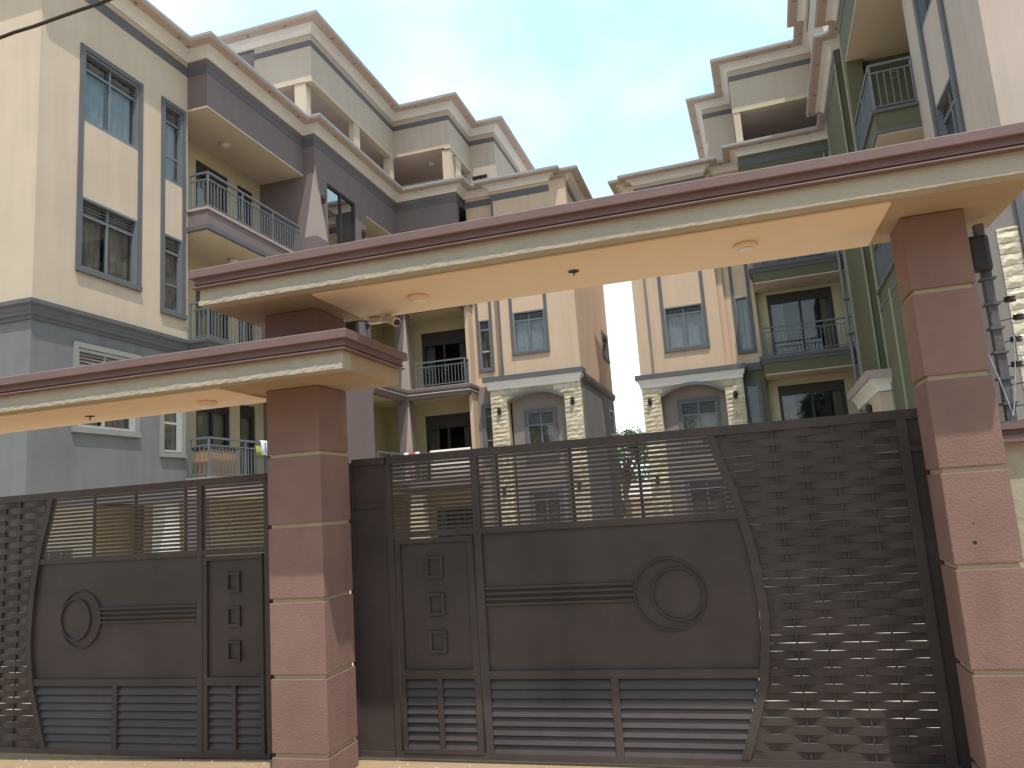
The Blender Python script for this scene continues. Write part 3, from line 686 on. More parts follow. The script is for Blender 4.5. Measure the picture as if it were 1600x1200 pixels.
# --- corner loggia in the angle
XD0, XD1, YD = -10.57, -8.3, 23.65
wall(LB, 'loggia_fascia', 'purple', PX(XS, 1), 21.2, YD, 11.62, 13.0)
wall(LB, 'loggia_fascia', 'purple', PY(YD, -1), XD0, XD1, 11.62, 13.0)
MB().box(-12.2, XS - 0.003, 21.21, 25.5, 11.58, 11.619).build('loggia_ceiling', 'balcceil', LB); MB().box(XS - 0.0029, XD1 - 0.01, YD + 0.003, 25.5, 11.58, 11.619).build('loggia_ceiling', 'balcceil', LB)
wall(LB, 'loggia_back_wall', 'balc', PY(25.5, -1), -12.2, XD1 + 0.1, 3.05, 11.58, [(-10.65, -8.9, zf, zf + 2.38) for zf in FL])
wall(LB, 'loggia_side_wall', 'balc', PX(-12.2, 1), 21.2, 25.5, 3.05, 11.58)
wall(LB, 'loggia_side_wall', 'peach', PX(XD1 - 0.06, -1), 23.95, 25.5, 3.05, 11.58, t=0.12)
pd = [(XS, 21.2), (XS, YD), (XD1, YD), (XD1, 24.45)]
for zf in FL:
    MB().box(-12.2, XS - 0.03, 21.21, 25.5, zf - 0.28, zf - 0.02).build('loggia_slab', 'balc', LB); MB().box(XS - 0.0299, XD1 - 0.03, YD + 0.03, 25.5, zf - 0.28, zf - 0.02).build('loggia_slab', 'balc', LB)
    MB().sweep([(-0.25, zf - 0.36), (0.03, zf - 0.36), (0.035, zf - 0.27), (0.10, zf - 0.23), (0.11, zf - 0.15), (0.16, zf - 0.12), (0.165, zf - 0.03), (0.14, zf), (-0.25, zf + 0.004)], pd).build('slab_moulding', 'purple', LB)
    MB().sweep([(0.10, zf - 0.225), (0.135, zf - 0.22), (0.135, zf - 0.205), (0.10, zf - 0.20)], pd).build('slab_line', 'white', LB)
    gd = glass_door(LB, PY(25.5, -1), -10.65, -8.9, zf, zf + 2.38, 2, 0.5, d=-0.06, seed=int(zf) + 9)
    railing(LB, [(XS + 0.03, 21.3), (XS + 0.03, YD - 0.45)], zf + 0.02); railing(LB, [(XD0 + 0.46, YD - 0.03), (XD1 - 0.03, YD - 0.03), (XD1 - 0.03, 23.93)], zf + 0.02)
    # corner column, its outer corner looks to the front right
    fin_column(LB, XS + 0.12, YD - 0.02, -1, 1, zf + 0.005, zf + (2.74 if zf < 9 else 2.37), 0.26, size=0.40)
    mb = MB().box(-12.199, -12.15, 22.2, 22.9, zf, zf + 2.1).build('side_door', 'dark', LB)
# --- front block with the stone bay, right of the loggia
YE, YF = 24.45, 24.2
nE = [(-8.02, -7.62, 6.70, 8.45), (-8.02, -7.62, 9.75, 11.55), (-8.02, -7.62, 3.6, 5.4)]
PE = PY(YE, -1); PF = PY(YF, -1)
wall(LB, 'upper_wall', 'peach', PE, XD1 + 0.06, -7.2, 6.1, 13.0, nE[:2]); wall(LB, 'lower_wall', 'brownwall', PE, XD1 + 0.06, -7.2, 0.0, 6.099, nE[2:])
for k, q in enumerate(nE):
    window(LB, PE, *q, vent=0.28, panes=1, seed=30 + k, fm='alu')
    MB().boxP(PE, q[0] + 0.03, q[1] - 0.03, -0.16, -0.09, q[2] + 0.62, q[2] + 0.67).build('transom', 'alulight', LB)
trim_rect(LB, PE, -8.11, -7.53, 6.6, 11.65, w_=0.085); trim_rect(LB, PE, -8.11, -7.53, 3.5, 5.5, w_=0.085)
wF = [(-6.69, -5.59, 7.10, 8.50), (-6.69, -5.59, 10.1, 11.55)]
wall(LB, 'upper_wall', 'peach', PF, -7.2, -4.7, 6.0, 13.0, wF)
for k, q in enumerate(wF): window(LB, PF, *q, vent=0.24, seed=40 + k, fm='alu', cur='curtaingrey')
trim_rect(LB, PF, -6.80, -5.48, 7.0, 11.65, w_=0.1)
MB().boxP(PF, -7.21, -7.14, 0.002, 0.03, 6.33, 12.6).build('corner_strip', 'trim', LB)
MB().box(-7.2, -7.0, YF + 0.2, YE + 0.2, 0, 13.0).build('return_wall', 'peach', LB)
PR = PX(-4.5, 1); hs = [(29.35, 30.55, 7.6, 8.55)]; hs0 = [(29.6, 30.6, 4.5, 5.5)]
wall(LB, 'end_wall', 'peach', PR, YF, 31.0, 6.0, 13.0, hs); wall(LB, 'end_wall', 'greywall', PR, YF, 31.0, 0.0, 5.999, hs0)
window(LB, PR, *hs[0], vent=0.2, seed=50); window(LB, PR, *hs0[0], vent=0.2, seed=51, fm='alulight')
trim_rect(LB, PR, 29.25, 30.65, 7.5, 8.65); MB().sweep([(-0.1, 5.98), (0.05, 5.98), (0.09, 6.08), (0.1, 6.2), (-0.1, 6.2)], [(-4.5, YF + 0.25), (-4.5, 31)]).build('storey_moulding', 'trim', LB)

def stone_bay(B, x0, x1, yf, zt, arch, winr, lamps, ledge, seed, zl=0.0):
    """stone faced bay with a shallow arched recess and a window in it"""
    ax0, ax1, zs, zc = arch; rr = ((ax1 - ax0) ** 2 / 4 + (zc - zs) ** 2) / (2 * (zc - zs)); xm = (ax0 + ax1) / 2; zo = zc - rr
    ztop = lambda x: zo + math.sqrt(max(0, rr * rr - (x - xm) ** 2))
    n = 16; xs_ = [ax0 + (ax1 - ax0) * i / n for i in range(n + 1)]
    mb = MB(); y0, y1 = yf, yf + 0.45
    mb.box(x0, ax0, y0, y1, 0, zt); mb.box(ax1, x1, y0, y1, 0, zt)
    for a, b in zip(xs_, xs_[1:]):
        p = [(a, ztop(a)), (b, ztop(b)), (b, zt), (a, zt)]; mb.prism(p, lambda u, z: (u, y0, z), lambda u, z: (u, y1, z))
    bay = mb.build('stone_bay', 'mortar', B)
    def skip(a, b, z, z1):
        m_ = (a + b) / 2
        if b <= ax0 + 0.02 or a >= ax1 - 0.02: return False
        return z < max(ztop(min(max(a, ax0), ax1)), ztop(min(max(b, ax0), ax1)), ztop(min(max(m_, ax0), ax1))) + 0.0
    stone_face(bay, x0, ax0, 1.2, zs - 0.02, yf, seed=seed); stone_face(bay, ax1, x1, 1.2, zs - 0.02, yf, seed=seed + 1); stone_face(bay, x0, x1, zs - 0.02, zt, yf, skip=skip, seed=seed + 2, row=0.15)
    wall(B, 'recess_wall', 'brownwall', PY(yf + 0.30, -1), ax0 - 0.02, ax1 + 0.02, zl, zc + 0.05, [winr, (winr[0], winr[1], 0.9, 2.4)], t=0.14)
    P = PY(yf + 0.30, -1)
    window(B, P, *winr, vent=0.38, seed=seed + 60, depth=0.04, cur='curtain'); window(B, P, winr[0], winr[1], 0.9, 2.4, vent=0.2, seed=seed + 61, depth=0.04)
    trim_rect(B, P, winr[0] - 0.1, winr[1] + 0.1, winr[2] - 0.1, winr[3] + 0.1, w_=0.1, mt='trim'); trim_rect(B, P, winr[0] - 0.1, winr[1] + 0.1, 0.8, 2.5, w_=0.1, mt='trim')
    am = MB()   # arch hood
    for i, x in enumerate(xs_):
        z = ztop(x)
        for d, dz in ((-0.10, -0.03), (-0.10, 0.07), (0.02, 0.07), (0.02, -0.03)): am.v.append((x, yf + d, z + dz))
    for i in range(n):
        for k in range(4): am.f.append((i * 4 + k, i * 4 + (k + 1) % 4, (i + 1) * 4 + (k + 1) % 4, (i + 1) * 4 + k))
    am.f += [(0, 1, 2, 3), tuple(n * 4 + k for k in range(4))[::-1]]
    am.build('arch_hood', 'trim', B)
    for lx, lz in lamps: put('wall_lamp', lm, B, (lx, yf - 0.08, lz))
    lx0, lx1, lz0, lz1 = ledge; pl = [(lx0 + 0.16, yf + 0.46), (lx0 + 0.16, yf - 0.02), (lx1 - 0.16, yf - 0.02), (lx1 - 0.16, yf + 0.46)]; h = lz1 - lz0
    MB().sweep([(-0.3, lz0), (0.03, lz0), (0.035, lz0 + h * .2), (0.08, lz0 + h * .4), (0.12, lz0 + h * .62), (-0.3, lz0 + h * .62)], pl).build('ledge_cove', 'white', B)
    MB().sweep([(-0.45, lz0 + h * .621), (0.16, lz0 + h * .621), (0.165, lz1), (-0.45, lz1)], pl).build('ledge_top', 'trim', B)
stone_bay(LB, -7.65, -4.52, 24.10, 5.90, (-7.05, -5.11, 5.42, 5.70), (-6.5, -5.56, 3.55, 5.05), [(-7.35, 5.15), (-4.83, 5.25), (-7.35, 2.5), (-4.83, 2.5)], (-7.85, -4.40, 5.88, 6.32), 11)

# --- main cornice, roof, rear walls
MAIN = [(-18, 10), (-11.5, 10), (-11.5, 13.95), (XB, 13.95), (XB, 18.1), (XS, 18.1), (XS, YD), (XD1, YD), (XD1, YE), (-7.2, YE), (-7.2, YF), (-5.1, YF), (-5.1, YF + 0.28), (-4.5, YF + 0.28), (-4.5, 31)]
cornice(LB, MAIN, 13.0, band=(12.62, 12.86))
MB().box(-17.8, -11.71, 10.21, 30.8, 12.8, 13.2).build('roof', 'edge', LB); MB().box(-11.709, -11.16, 14.16, 18.1, 12.8, 13.2).build('roof', 'edge', LB); MB().box(-11.709, -10.78, 18.31, 30.8, 12.8, 13.2).build('roof', 'edge', LB)
MB().box(-10.779, -8.51, 23.86, 30.8, 12.8, 13.2).build('roof', 'edge', LB); MB().box(-8.509, -4.71, 24.66, 30.8, 12.8, 13.2).build('roof', 'edge', LB)
MB().box(-18, -4.7, 30.8, 31, 0, 13).build('rear_wall', 'cream', LB); MB().box(-18, -17.8, 10.2, 30.8, 0, 13).build('rear_wall', 'cream', LB)
MB().box(-12.7, -12.6, 14.0, 31, 0, 12.8).build('inner_wall', 'balc', LB)
# --- ground floor parking under the block
MB().box(-17.8, -11.52, 10.02, 30.7, 2.62, 2.95).build('parking_ceiling', 'yellow', LB)
wall(LB, 'parking_wall', 'white', PY(13.0, -1), -17.8, -13.1, 0, 2.62, [(-14.7, -13.6, 0.9, 1.75)], t=0.15)
window(LB, PY(13.0, -1), -14.7, -13.6, 0.9, 1.75, vent=0, panes=3, seed=77, fm='alulight')
for x, y_, m_ in ((-11.75, 10.25, 'greywall'), (-11.75, 13.6, 'white'), (-11.4, 14.15, 'purple'), (-11.2, 17.8, 'purple'), (-10.85, 20.9, 'purple')):
    MB().prism([(-0.15, -0.2), (0.15, -0.2), (0.15, 0.2), (-0.15, 0.2)], lambda a, b: (x + a * 1.5, y_ + b * 1.1, 0), lambda a, b: (x + a, y_ + b, 2.61)).build('parking_column', m_, LB)
MB().box(-12.35, -10.9, 14.0, 18.1, 2.58, 2.61).build('parking_ceiling', 'yellow', LB)
wall(LB, 'parking_wall', 'yellow', PX(-12.9, 1), 13.0, 21.0, 0, 2.58)
# loggia ground floor
MB().box(-12.2, XS - 0.03, 21.2, 25.5, 2.62, 2.66).build('parking_ceiling', 'yellow', LB); MB().box(XS - 0.0299, XD1, YD + 0.03, 25.5, 2.62, 2.66).build('parking_ceiling', 'yellow', LB)
wall(LB, 'parking_wall', 'yellow', PY(25.3, -1), -12.2, XD1 + 0.1, 0, 2.62, [(-10.3, -8.7, 0.0, 2.1)])
glass_door(LB, PY(25.3, -1), -10.3, -8.7, 0.0, 2.1, 3, 0.05, seed=5)
MB().prism([(-0.2, -0.2), (0.2, -0.2), (0.2, 0.2), (-0.2, 0.2)], lambda a, b: (-10.35 + a * 1.7, 23.9 + b * 1.3, 0), lambda a, b: (-10.35 + a, 23.9 + b, 2.65)).build('parking_column', 'cream', LB)

# --- set-back top storey with roof terrace
ZP = 16.1
def beam(P, a0, a1, z0, z1, t=0.22, m='khaki', low='cream'):
    wall(LB, 'terrace_fascia', m, P, a0, a1, z0 + 0.14, z1, t=t); wall(LB, 'terrace_lintel', low, P, a0, a1, z0, z0 + 0.1395, t=t)
XP = -10.55
beam(PX(XP, 1), 18.0, 23.6, 14.58, ZP); beam(PY(18.0, -1), -12.45, XP - 0.22, 14.60, ZP); beam(PY(23.6, -1), XP, -8.62, 14.68, ZP); beam(PX(-8.4, 1), 23.6, 25.8, 14.62, ZP)
col = lambda x0, x1, y0, y1, m='cream': MB().box(x0, x1, y0, y1, 13.2, 14.60).build('terrace_column', m, LB)
col(-11.13, -10.76, 18.03, 18.3); col(XP - 0.22, XP - 0.02, 20.62, 20.98); col(XP - 0.3, XP - 0.02, 23.3, 23.56); col(-8.72, -8.42, 23.64, 23.95); col(-12.45, -12.2, 18.03, 18.3, 'khaki'); col(-8.62, -8.42, 24.2, 24.75)
wall(LB, 'terrace_wall', 'khaki', PY(25.8, -1), -8.62, -7.6, 13.2, ZP, [(-8.35, -7.75, 14.0, 14.45)])
window(LB, PY(25.8, -1), -8.35, -7.75, 14.0, 14.45, vent=0, panes=2, seed=90, cur=None, fm='dark')
wall(LB, 'terrace_wall', 'khaki', PX(-7.4, 1), 25.8, 31.0, 13.2, ZP)
wall(LB, 'terrace_back_wall', 'cream', PX(-12.6, 1), 18.3, 31, 13.2, 14.72, [(19.2, 20.2, 13.2, 14.6), (21.5, 22.6, 13.2, 14.6)]); wall(LB, 'terrace_back_wall', 'cream', PY(26.2, -1), -12.6, -8.4, 13.2, 14.72)
MB().box(-12.62, XP - 0.222, 18.22, 26.0, 14.74, 14.86).build('terrace_ceiling', 'soffcream', LB); MB().box(XP - 0.221, -8.623, 23.83, 26.0, 14.74, 14.86).build('terrace_ceiling', 'soffcream', LB)
cornice(LB, [(-14.3, 18.0), (XP, 18.0), (XP, 23.6), (-8.4, 23.6), (-8.4, 25.8), (-7.4, 25.8), (-7.4, 31.0)], ZP, p=0.5)
MB().sweep([(-0.015, 15.70), (0.012, 15.70), (0.012, 15.88), (-0.015, 15.88)], [(-12.45, 18.0), (XP, 18.0), (XP, 23.6), (-8.4, 23.6), (-8.4, 25.8), (-7.4, 25.8), (-7.4, 31.0)]).build('wall_band', 'trim', LB)
for bx_ in ((-14.3, XP - 0.2, 18.2, 23.8), (-14.3, -8.6, 23.801, 26.0), (-14.3, -7.6, 26.001, 31.0)): MB().box(*bx_, 16.11, 16.3).build('roof', 'edge', LB)

# ================================================================== right apartment building (turned a little against the left one)
RB = thing('apartment_building', 'peach and olive green apartment block with a stone bay on the right', 'building', (1.25, 25.1, 0.0), rotz=R(-2.5), local=True)
# --- front block with stone bay
V0, V1 = 0.70, 1.05
PF = PY(V0, -1); PE = PY(V1, -1)
wF = [(-3.02, -1.74, 6.92, 8.37), (-3.02, -1.74, 10.0, 11.45)]
wall(RB, 'upper_wall', 'peach', PF, -3.85, -1.2, 5.8, 13.0, wF)
for k, q in enumerate(wF): window(RB, PF, *q, vent=0.20, seed=140 + k, fm='alu', cur='curtaingrey')
trim_rect(RB, PF, -3.14, -1.62, 6.8, 11.57, w_=0.11)
MB().boxP(PF, -3.63, -3.55, 0.002, 0.03, 6.1, 12.6).build('corner_strip', 'brownwall', RB)
wall(RB, 'end_wall', 'peach', PX(-4.05, -1), V0, 8.0, 0.0, 13.0)
MB().box(-1.2, -1.0, V0 + 0.2, V1 + 0.2, 0, 13.0).build('return_wall', 'peach', RB)
nE = [(-0.67, -0.24, 6.6, 8.46), (-0.67, -0.24, 9.7, 11.5), (-0.63, -0.22, 3.6, 5.45)]
wall(RB, 'upper_wall', 'peach', PE, -1.2, 0.0, 6.0, 13.0, nE[:2]); wall(RB, 'lower_wall', 'green', PE, -1.2, 0.0, 0.0, 5.999, nE[2:])
for k, q in enumerate(nE): window(RB, PE, *q, vent=0.0, panes=1, seed=150 + k, fm='alu', cur='curtaingrey' if k < 2 else None)
trim_rect(RB, PE, -0.77, -0.14, 6.5, 11.6, w_=0.1); trim_rect(RB, PE, -0.72, -0.13, 3.5, 5.54, w_=0.09)
MB().boxP(PE, -0.55, 0.0, 0.0, 0.06, 5.9, 6.15).build('storey_moulding', 'trim', RB)
stone_bay(RB, -4.03, -0.69, 0.55, 5.68, (-3.41, -1.30, 5.27, 5.60), (-2.83, -1.64, 3.6, 5.05), [(-3.78, 5.15), (-0.98, 5.10), (-3.78, 2.5)], (-4.2, -0.55, 5.64, 6.08), 21)
# --- olive balcony bay
wall(RB, 'balcony_fascia', 'green', PY(0.0, -1), 0.0, 2.95, 11.80, 13.0)
MB().box(0.0, 0.2, 0.2, 1.25, 11.8, 13.0).build('balcony_fascia', 'green', RB)
MB().box(0.01, 2.95, 0.003, 1.4, 11.76, 11.799).build('balcony_ceiling', 'balcceil', RB)
FR = (3.0, 6.15, 9.15); pr_ = [(0.0, 1.05), (0.0, 0.0), (2.949, 0.0)]
PB = PY(1.4, -1)
wall(RB, 'balcony_back_wall', 'balc', PB, 0.0, 2.95, 0.0, 11.76, [(0.36, 2.42, zf, zf + 2.32) for zf in FR])
for i, zf in enumerate(FR):
    zb = (2.55, 5.57, 8.60)[i]
    MB().box(0.0, 2.949, 0.0, 1.4, zb, zf - 0.23).build('balcony_slab', 'green', RB); MB().box(0.02, 2.94, 0.003, 1.39, zb - 0.03, zb - 0.001).build('balcony_ceiling', 'balcceil', RB)
    MB().sweep([(-0.3, zf - 0.229), (0.03, zf - 0.229), (0.05, zf - 0.15), (0.10, zf - 0.10), (0.105, zf), (-0.3, zf + 0.002)], pr_).build('slab_moulding', 'trim', RB)
    glass_door(RB, PB, 0.36, 2.42, zf, zf + 2.32, 2, 0.33, d=-0.06, seed=160 + i)
    railing(RB, [(0.03, 0.95), (0.03, 0.03), (2.88, 0.03)], zf + 0.02, h=0.92)
wall(RB, 'stair_wall', 'green', PX(2.95, -1), -1.9, 1.4, 0.0, 13.0)
# --- olive side wall running towards the gate
wall(RB, 'stair_wall', 'green', PX(2.6, -1), -5.35, -1.9, 0.0, 13.0); wall(RB, 'stair_wall', 'green', PY(-5.35, -1), 2.8, 3.15, 0.0, 13.0); MB().box(2.8, 2.95, -2.1, -1.9, 0, 13.0).build('stair_wall', 'green', RB)
sl_ = [(-6.35, -5.75, 6.9, 11.4)]
wall(RB, 'stair_wall', 'green', PX(2.95, -1), -6.7, -5.55, 0.0, 13.0, sl_)
wd = window(RB, PX(2.95, -1), *sl_[0], vent=0.0, panes=1, seed=170, fm='trim', cur=None)
wall(RB, 'stair_wall', 'green', PY(-6.7, 1), 2.6, 2.949, 0.0, 13.0)
for v in (-1.96, -5.33, -6.66, -8.2):
    zt_ = 5.9 if v < -7 else 12.6
    MB().boxP(PX(2.6, -1), v - 0.06, v + 0.06, 0.002, 0.03, 0, zt_).build('pale_strip', 'palegreen', RB)
for u_, v_, r_ in ((2.80, -0.12, 0.075), (2.62, -0.10, 0.05)): MB().tube([(u_, v_, 0), (u_, v_, 12.5)], r_, 10).build('drain_pipe', 'pipe', RB)
for z_ in (3.5, 6.5, 7.6, 9.5, 11.5): MB().box(2.55, 2.9, -0.21, -0.005, z_, z_ + 0.05).build('pipe_bracket', 'rail', RB)
# --- near balcony bay
UB = 2.6; nb = [(UB, -6.7), (UB, -9.4), (3.4, -9.4)]
wall(RB, 'balcony_fascia', 'green', PX(UB, -1), -9.4, -6.9, 11.80, 13.0); wall(RB, 'balcony_fascia', 'green', PY(-9.4, -1), UB + 0.2, 3.4, 11.80, 13.0)
MB().box(UB + 0.003, 4.0, -9.397, -6.71, 11.76, 11.799).build('balcony_ceiling', 'balcceil', RB)
wall(RB, 'balcony_back_wall', 'balc', PX(4.0, -1), -9.4, -6.7, 3.0, 11.76, [(-8.6, -7.3, zf, zf + 2.1) for zf in (6.2, 9.25)])
wall(RB, 'balcony_side_wall', 'green', PY(-6.7, -1), UB, 4.0, 0.0, 11.76, t=0.15)
for zf, zb in ((6.2, 5.75), (9.25, 8.75)):
    MB().box(UB, 4.0, -9.4, -6.71, zb, zf - 0.06).build('balcony_slab', 'green', RB); MB().box(UB + 0.01, 4.0, -9.39, -6.72, zb - 0.03, zb - 0.001).build('balcony_ceiling', 'balcceil', RB)
    MB().sweep([(-0.3, zf - 0.059), (0.05, zf - 0.059), (0.055, zf), (-0.3, zf + 0.002)], nb).build('slab_coping', 'trim', RB)
    MB().sweep([(-0.2, zb - 0.001), (0.02, zb - 0.001), (0.02, zb + 0.09), (-0.2, zb + 0.09)], nb).build('slab_band', 'trim', RB)
    glass_door(RB, PX(4.0, -1), -8.6, -7.3, zf, zf + 2.1, 2, 0.3, d=-0.06, seed=180)
    railing(RB, [(UB + 0.03, -6.78), (UB + 0.03, -9.37), (3.38, -9.37)], zf + 0.02, h=0.98)
wall(RB, 'stair_wall', 'green', PX(UB, -1), -9.4, -6.9, 0.0, 5.72); wall(RB, 'stair_wall', 'green', PY(-9.4, -1), UB + 0.2, 3.4, 0.0, 5.72)
# --- near end block
PN = PX(3.4, -1); wn_ = [(-11.85, -10.55, 7.05, 8.55), (-11.85, -10.55, 10.1, 11.6)]
wall(RB, 'upper_wall', 'rose', PN, -13.6, -9.4, 6.0, 13.0, wn_)
for k, q in enumerate(wn_): window(RB, PN, *q, vent=0.27, seed=190 + k, fm='alu')
trim_rect(RB, PN, -12.03, -10.37, 6.87, 11.78, w_=0.18, d=0.05)
wall(RB, 'lower_wall', 'brownwall', PN, -13.6, -9.4, 0.0, 5.999)
wall(RB, 'upper_wall', 'rose', PY(-13.6, -1), 3.6, 10.0, 6.0, 13.0); wall(RB, 'lower_wall', 'brownwall', PY(-13.6, -1), 3.6, 10.0, 0.0, 5.999)
nbx = MB().box(2.78, 7.0, -14.2, -13.602, 0.0, 6.05).build('stone_bay', 'brownwall', RB)
stone_face(nbx, 2.94, 3.20, 2.6, 5.10, -14.2, seed=31)
MB().boxP(PY(-14.2, -1), 3.205, 3.29, 0.002, 0.05, 2.0, 5.6).build('window_trim', 'trim', RB); MB().boxP(PY(-14.2, -1), 3.291, 5.0, 0.002, 0.03, 2.0, 5.6).build('window_panel', 'alu', RB)
# --- small porch beside the side wall
MB().box(2.32, 2.6, -6.6, -4.7, 0.0, 3.95).build('porch_pier', 'cream', RB)
pp = [(2.6, -2.4), (2.32, -2.4), (2.32, -6.65), (2.6, -6.65)]
MB().sweep([(-0.25, 3.96), (0.02, 3.96), (0.04, 4.08), (0.10, 4.2), (0.16, 4.24), (-0.25, 4.24)], pp).build('porch_cove', 'white', RB)
MB().sweep([(-0.25, 4.241), (0.22, 4.241), (0.24, 4.42), (-0.25, 4.42)], pp).build('porch_edge', 'pink', RB)
for v_, z_ in ((-5.1, 3.72), (-6.0, 3.4)): put('wall_lamp', lm, RB, (2.25, v_, z_))
# --- main cornice, roofs, rear
MAINR = [(-4.05, 8.0), (-4.05, V0 + 0.28), (-3.65, V0 + 0.28), (-3.65, V0), (-1.2, V0), (-1.2, V1), (0, V1), (0, 0), (2.95, 0), (2.95, -1.9), (2.6, -1.9), (2.6, -5.35), (2.95, -5.35), (2.95, -6.7), (2.6, -6.7), (2.6, -9.4), (3.4, -9.4), (3.4, -13.6), (10.0, -13.6)]
cornice(RB, MAINR, 13.0, band=(12.62, 12.86))
for b_ in ((-3.85, -1.01, 0.91, 8.0), (-1.009, 2.95, 1.41, 8.0), (0.21, 2.95, 0.21, 1.409), (2.951, 10, -5.3, 8.0), (3.15, 10, -9.3, -5.31), (3.61, 10, -13.4, -9.31)):
    MB().box(*b_, 12.8, 13.2).build('roof', 'edge', RB)
MB().box(-3.85, 10.0, 7.8, 8.0, 0, 12.8).build('rear_wall', 'cream', RB); MB().box(9.8, 10.0, -13.4, 7.8, 0, 12.8).build('rear_wall', 'cream', RB); MB().box(4.2, 4.3, -13.3, 7.8, 0, 12.8).build('inner_wall', 'balc', RB)
# --- set-back top storey
def beamR(P, a0, a1, z0, z1, t=0.22):
    wall(RB, 'terrace_fascia', 'khaki', P, a0, a1, z0 + 0.12, z1, t=t); wall(RB, 'terrace_lintel', 'balc', P, a0, a1, z0, z0 + 0.1195, t=t)
beamR(PY(0.0, -1), 0.0, 2.65, 14.55, 16.1)
wall(RB, 'terrace_fascia', 'khaki', PX(0.0, -1), 0.22, 2.25, 14.55, 16.1)
MB().box(0.02, 0.24, 0.02, 0.26, 13.2, 14.549).build('terrace_column', 'cream', RB); MB().box(0.02, 0.2, 1.2, 2.25, 13.2, 14.549).build('terrace_wall', 'khaki', RB)
wall(RB, 'terrace_wall', 'khaki', PY(2.25, -1), -0.85, 0.0, 13.2, 16.1, [(-0.22, -0.02, 13.4, 14.2)]); wall(RB, 'terrace_wall', 'khaki', PX(-1.05, -1), 2.25, 8.0, 13.2, 16.1)
MB().box(0.0, 9.8, 3.0, 3.2, 13.2, 16.1).build('terrace_back_wall', 'brownwall', RB); MB().box(0.23, 9.7, 0.23, 3.0, 14.7, 14.85).build('terrace_ceiling', 'soffcream', RB)
wall(RB, 'terrace_wall', 'khaki', PX(2.66, -1), -1.9, -0.001, 13.2, 16.1); wall(RB, 'terrace_wall', 'khaki', PX(2.45, -1), -5.3, -1.9, 13.2, 16.1); wall(RB, 'terrace_wall', 'khaki', PY(-5.3, -1), 2.65, 9, 13.2, 16.1)
cornice(RB, [(-1.05, 8.0), (-1.05, 2.25), (0, 2.25), (0, 0), (2.66, 0), (2.66, -1.9), (2.45, -1.9), (2.45, -5.3), (9.0, -5.3)], 16.1, p=0.5, band=(15.70, 15.88))
for b_ in ((-0.85, 9.8, 2.46, 8.0), (0.23, 9.8, 0.23, 2.459), (2.88, 9.8, -5.1, 0.229)): MB().box(*b_, 16.11, 16.3).build('roof', 'edge', RB)

# ================================================================== perimeter wall and electric fence right of the pillar
t = thing('perimeter_wall', 'cream boundary wall with maroon coping beside the right pillar', 'wall', (3.5, 5.8, 0))
MB().box(1.665, 8.0, 5.72, 5.90, -0.1, 2.185).build('wall_body', 'fascia', t)
MB().box(1.665, 8.0, 5.64, 5.98, 2.186, 2.23).build('coping_lower', 'maroon', t); MB().box(1.665, 8.0, 5.66, 5.96, 2.2301, 2.27).build('coping_middle', 'maroon', t); MB().box(1.665, 8.0, 5.62, 6.0, 2.2701, 2.315).build('coping_top', 'maroon', t)
t = thing('fence_post', 'dark steel electric fence post with brown insulators beside the right pillar', 'fence post', (1.83, 5.8, 2.315))
MB().box(1.79, 1.85, 5.78, 5.84, 2.316, 3.72).build('post', 'steel', t, bevel=0.006)
MB().box(1.76, 1.88, 5.74, 5.88, 2.3155, 2.33).build('foot_plate', 'steel', t)
for z in (2.45, 2.62, 2.80, 2.97, 3.14, 3.32): MB().box(1.775, 1.865, 5.765, 5.855, z - 0.008, z + 0.008).build('clamp', 'steel', t)
MB().box(1.70, 1.845, 5.70, 5.775, 3.36, 3.62).build('siren_box', 'black', t, bevel=0.03)
ins = [(1.93, 3.16), (1.965, 3.03), (1.925, 2.88), (1.905, 2.71), (1.97, 2.585), (1.985, 2.44)]
for x, z in ins:
    MB().tube([(1.85, 5.8, z - 0.01), (x, 5.79, z)], 0.006, 6).build('insulator_arm', 'steel', t)
    MB().lathe([(0.012, -0.022), (0.034, -0.018), (0.038, -0.008), (0.026, 0), (0.038, 0.008), (0.034, 0.018), (0.012, 0.022)], (x, 5.79, z), 14).build('insulator', 'insul', t, smooth=True)
for z, nth in zip((2.45, 2.6, 2.75, 2.9, 3.05, 3.2), ('lowest', 'second lowest', 'third lowest', 'third highest', 'second highest', 'highest')):
    pts = [(1.94 + 5.8 * k / 20, 5.785, z + 0.012 * math.sin(k * 0.9)) for k in range(21)]
    tag(MB().tube(pts, 0.0018, 5).build('fence_wire', 'wire'), '%s of the six thin electric fence wires right of the steel post' % nth, 'wire', 'electric fence wires above the boundary wall')
tag(MB().tube([(1.72, 5.72, 2.80), (1.76, 5.72, 2.62), (1.80, 5.73, 2.42), (1.81, 5.73, 2.36), (1.83, 5.73, 2.45), (1.87, 5.74, 2.66), (1.90, 5.75, 2.90), (1.93, 5.75, 2.72), (1.97, 5.76, 2.60)], 0.004, 6).build('loose_wire', 'wire'), 'loose pale wire looped round the foot of the fence post', 'wire')

# overhead cable at the top left
a, b = Vector((-6.5, 3.0, 4.84)), Vector((-0.5, 3.0, 5.05))
cpts = [a + (b - a) * (k / 40) + Vector((0, 0, -0.10 * math.sin(math.pi * k / 40) + 0.003 * math.sin(k * 2.7))) for k in range(41)]
tag(MB().tube(cpts, 0.0095, 8).build('overhead_cable', 'cable'), 'thick dark cable crossing the top left corner of the view', 'cable')

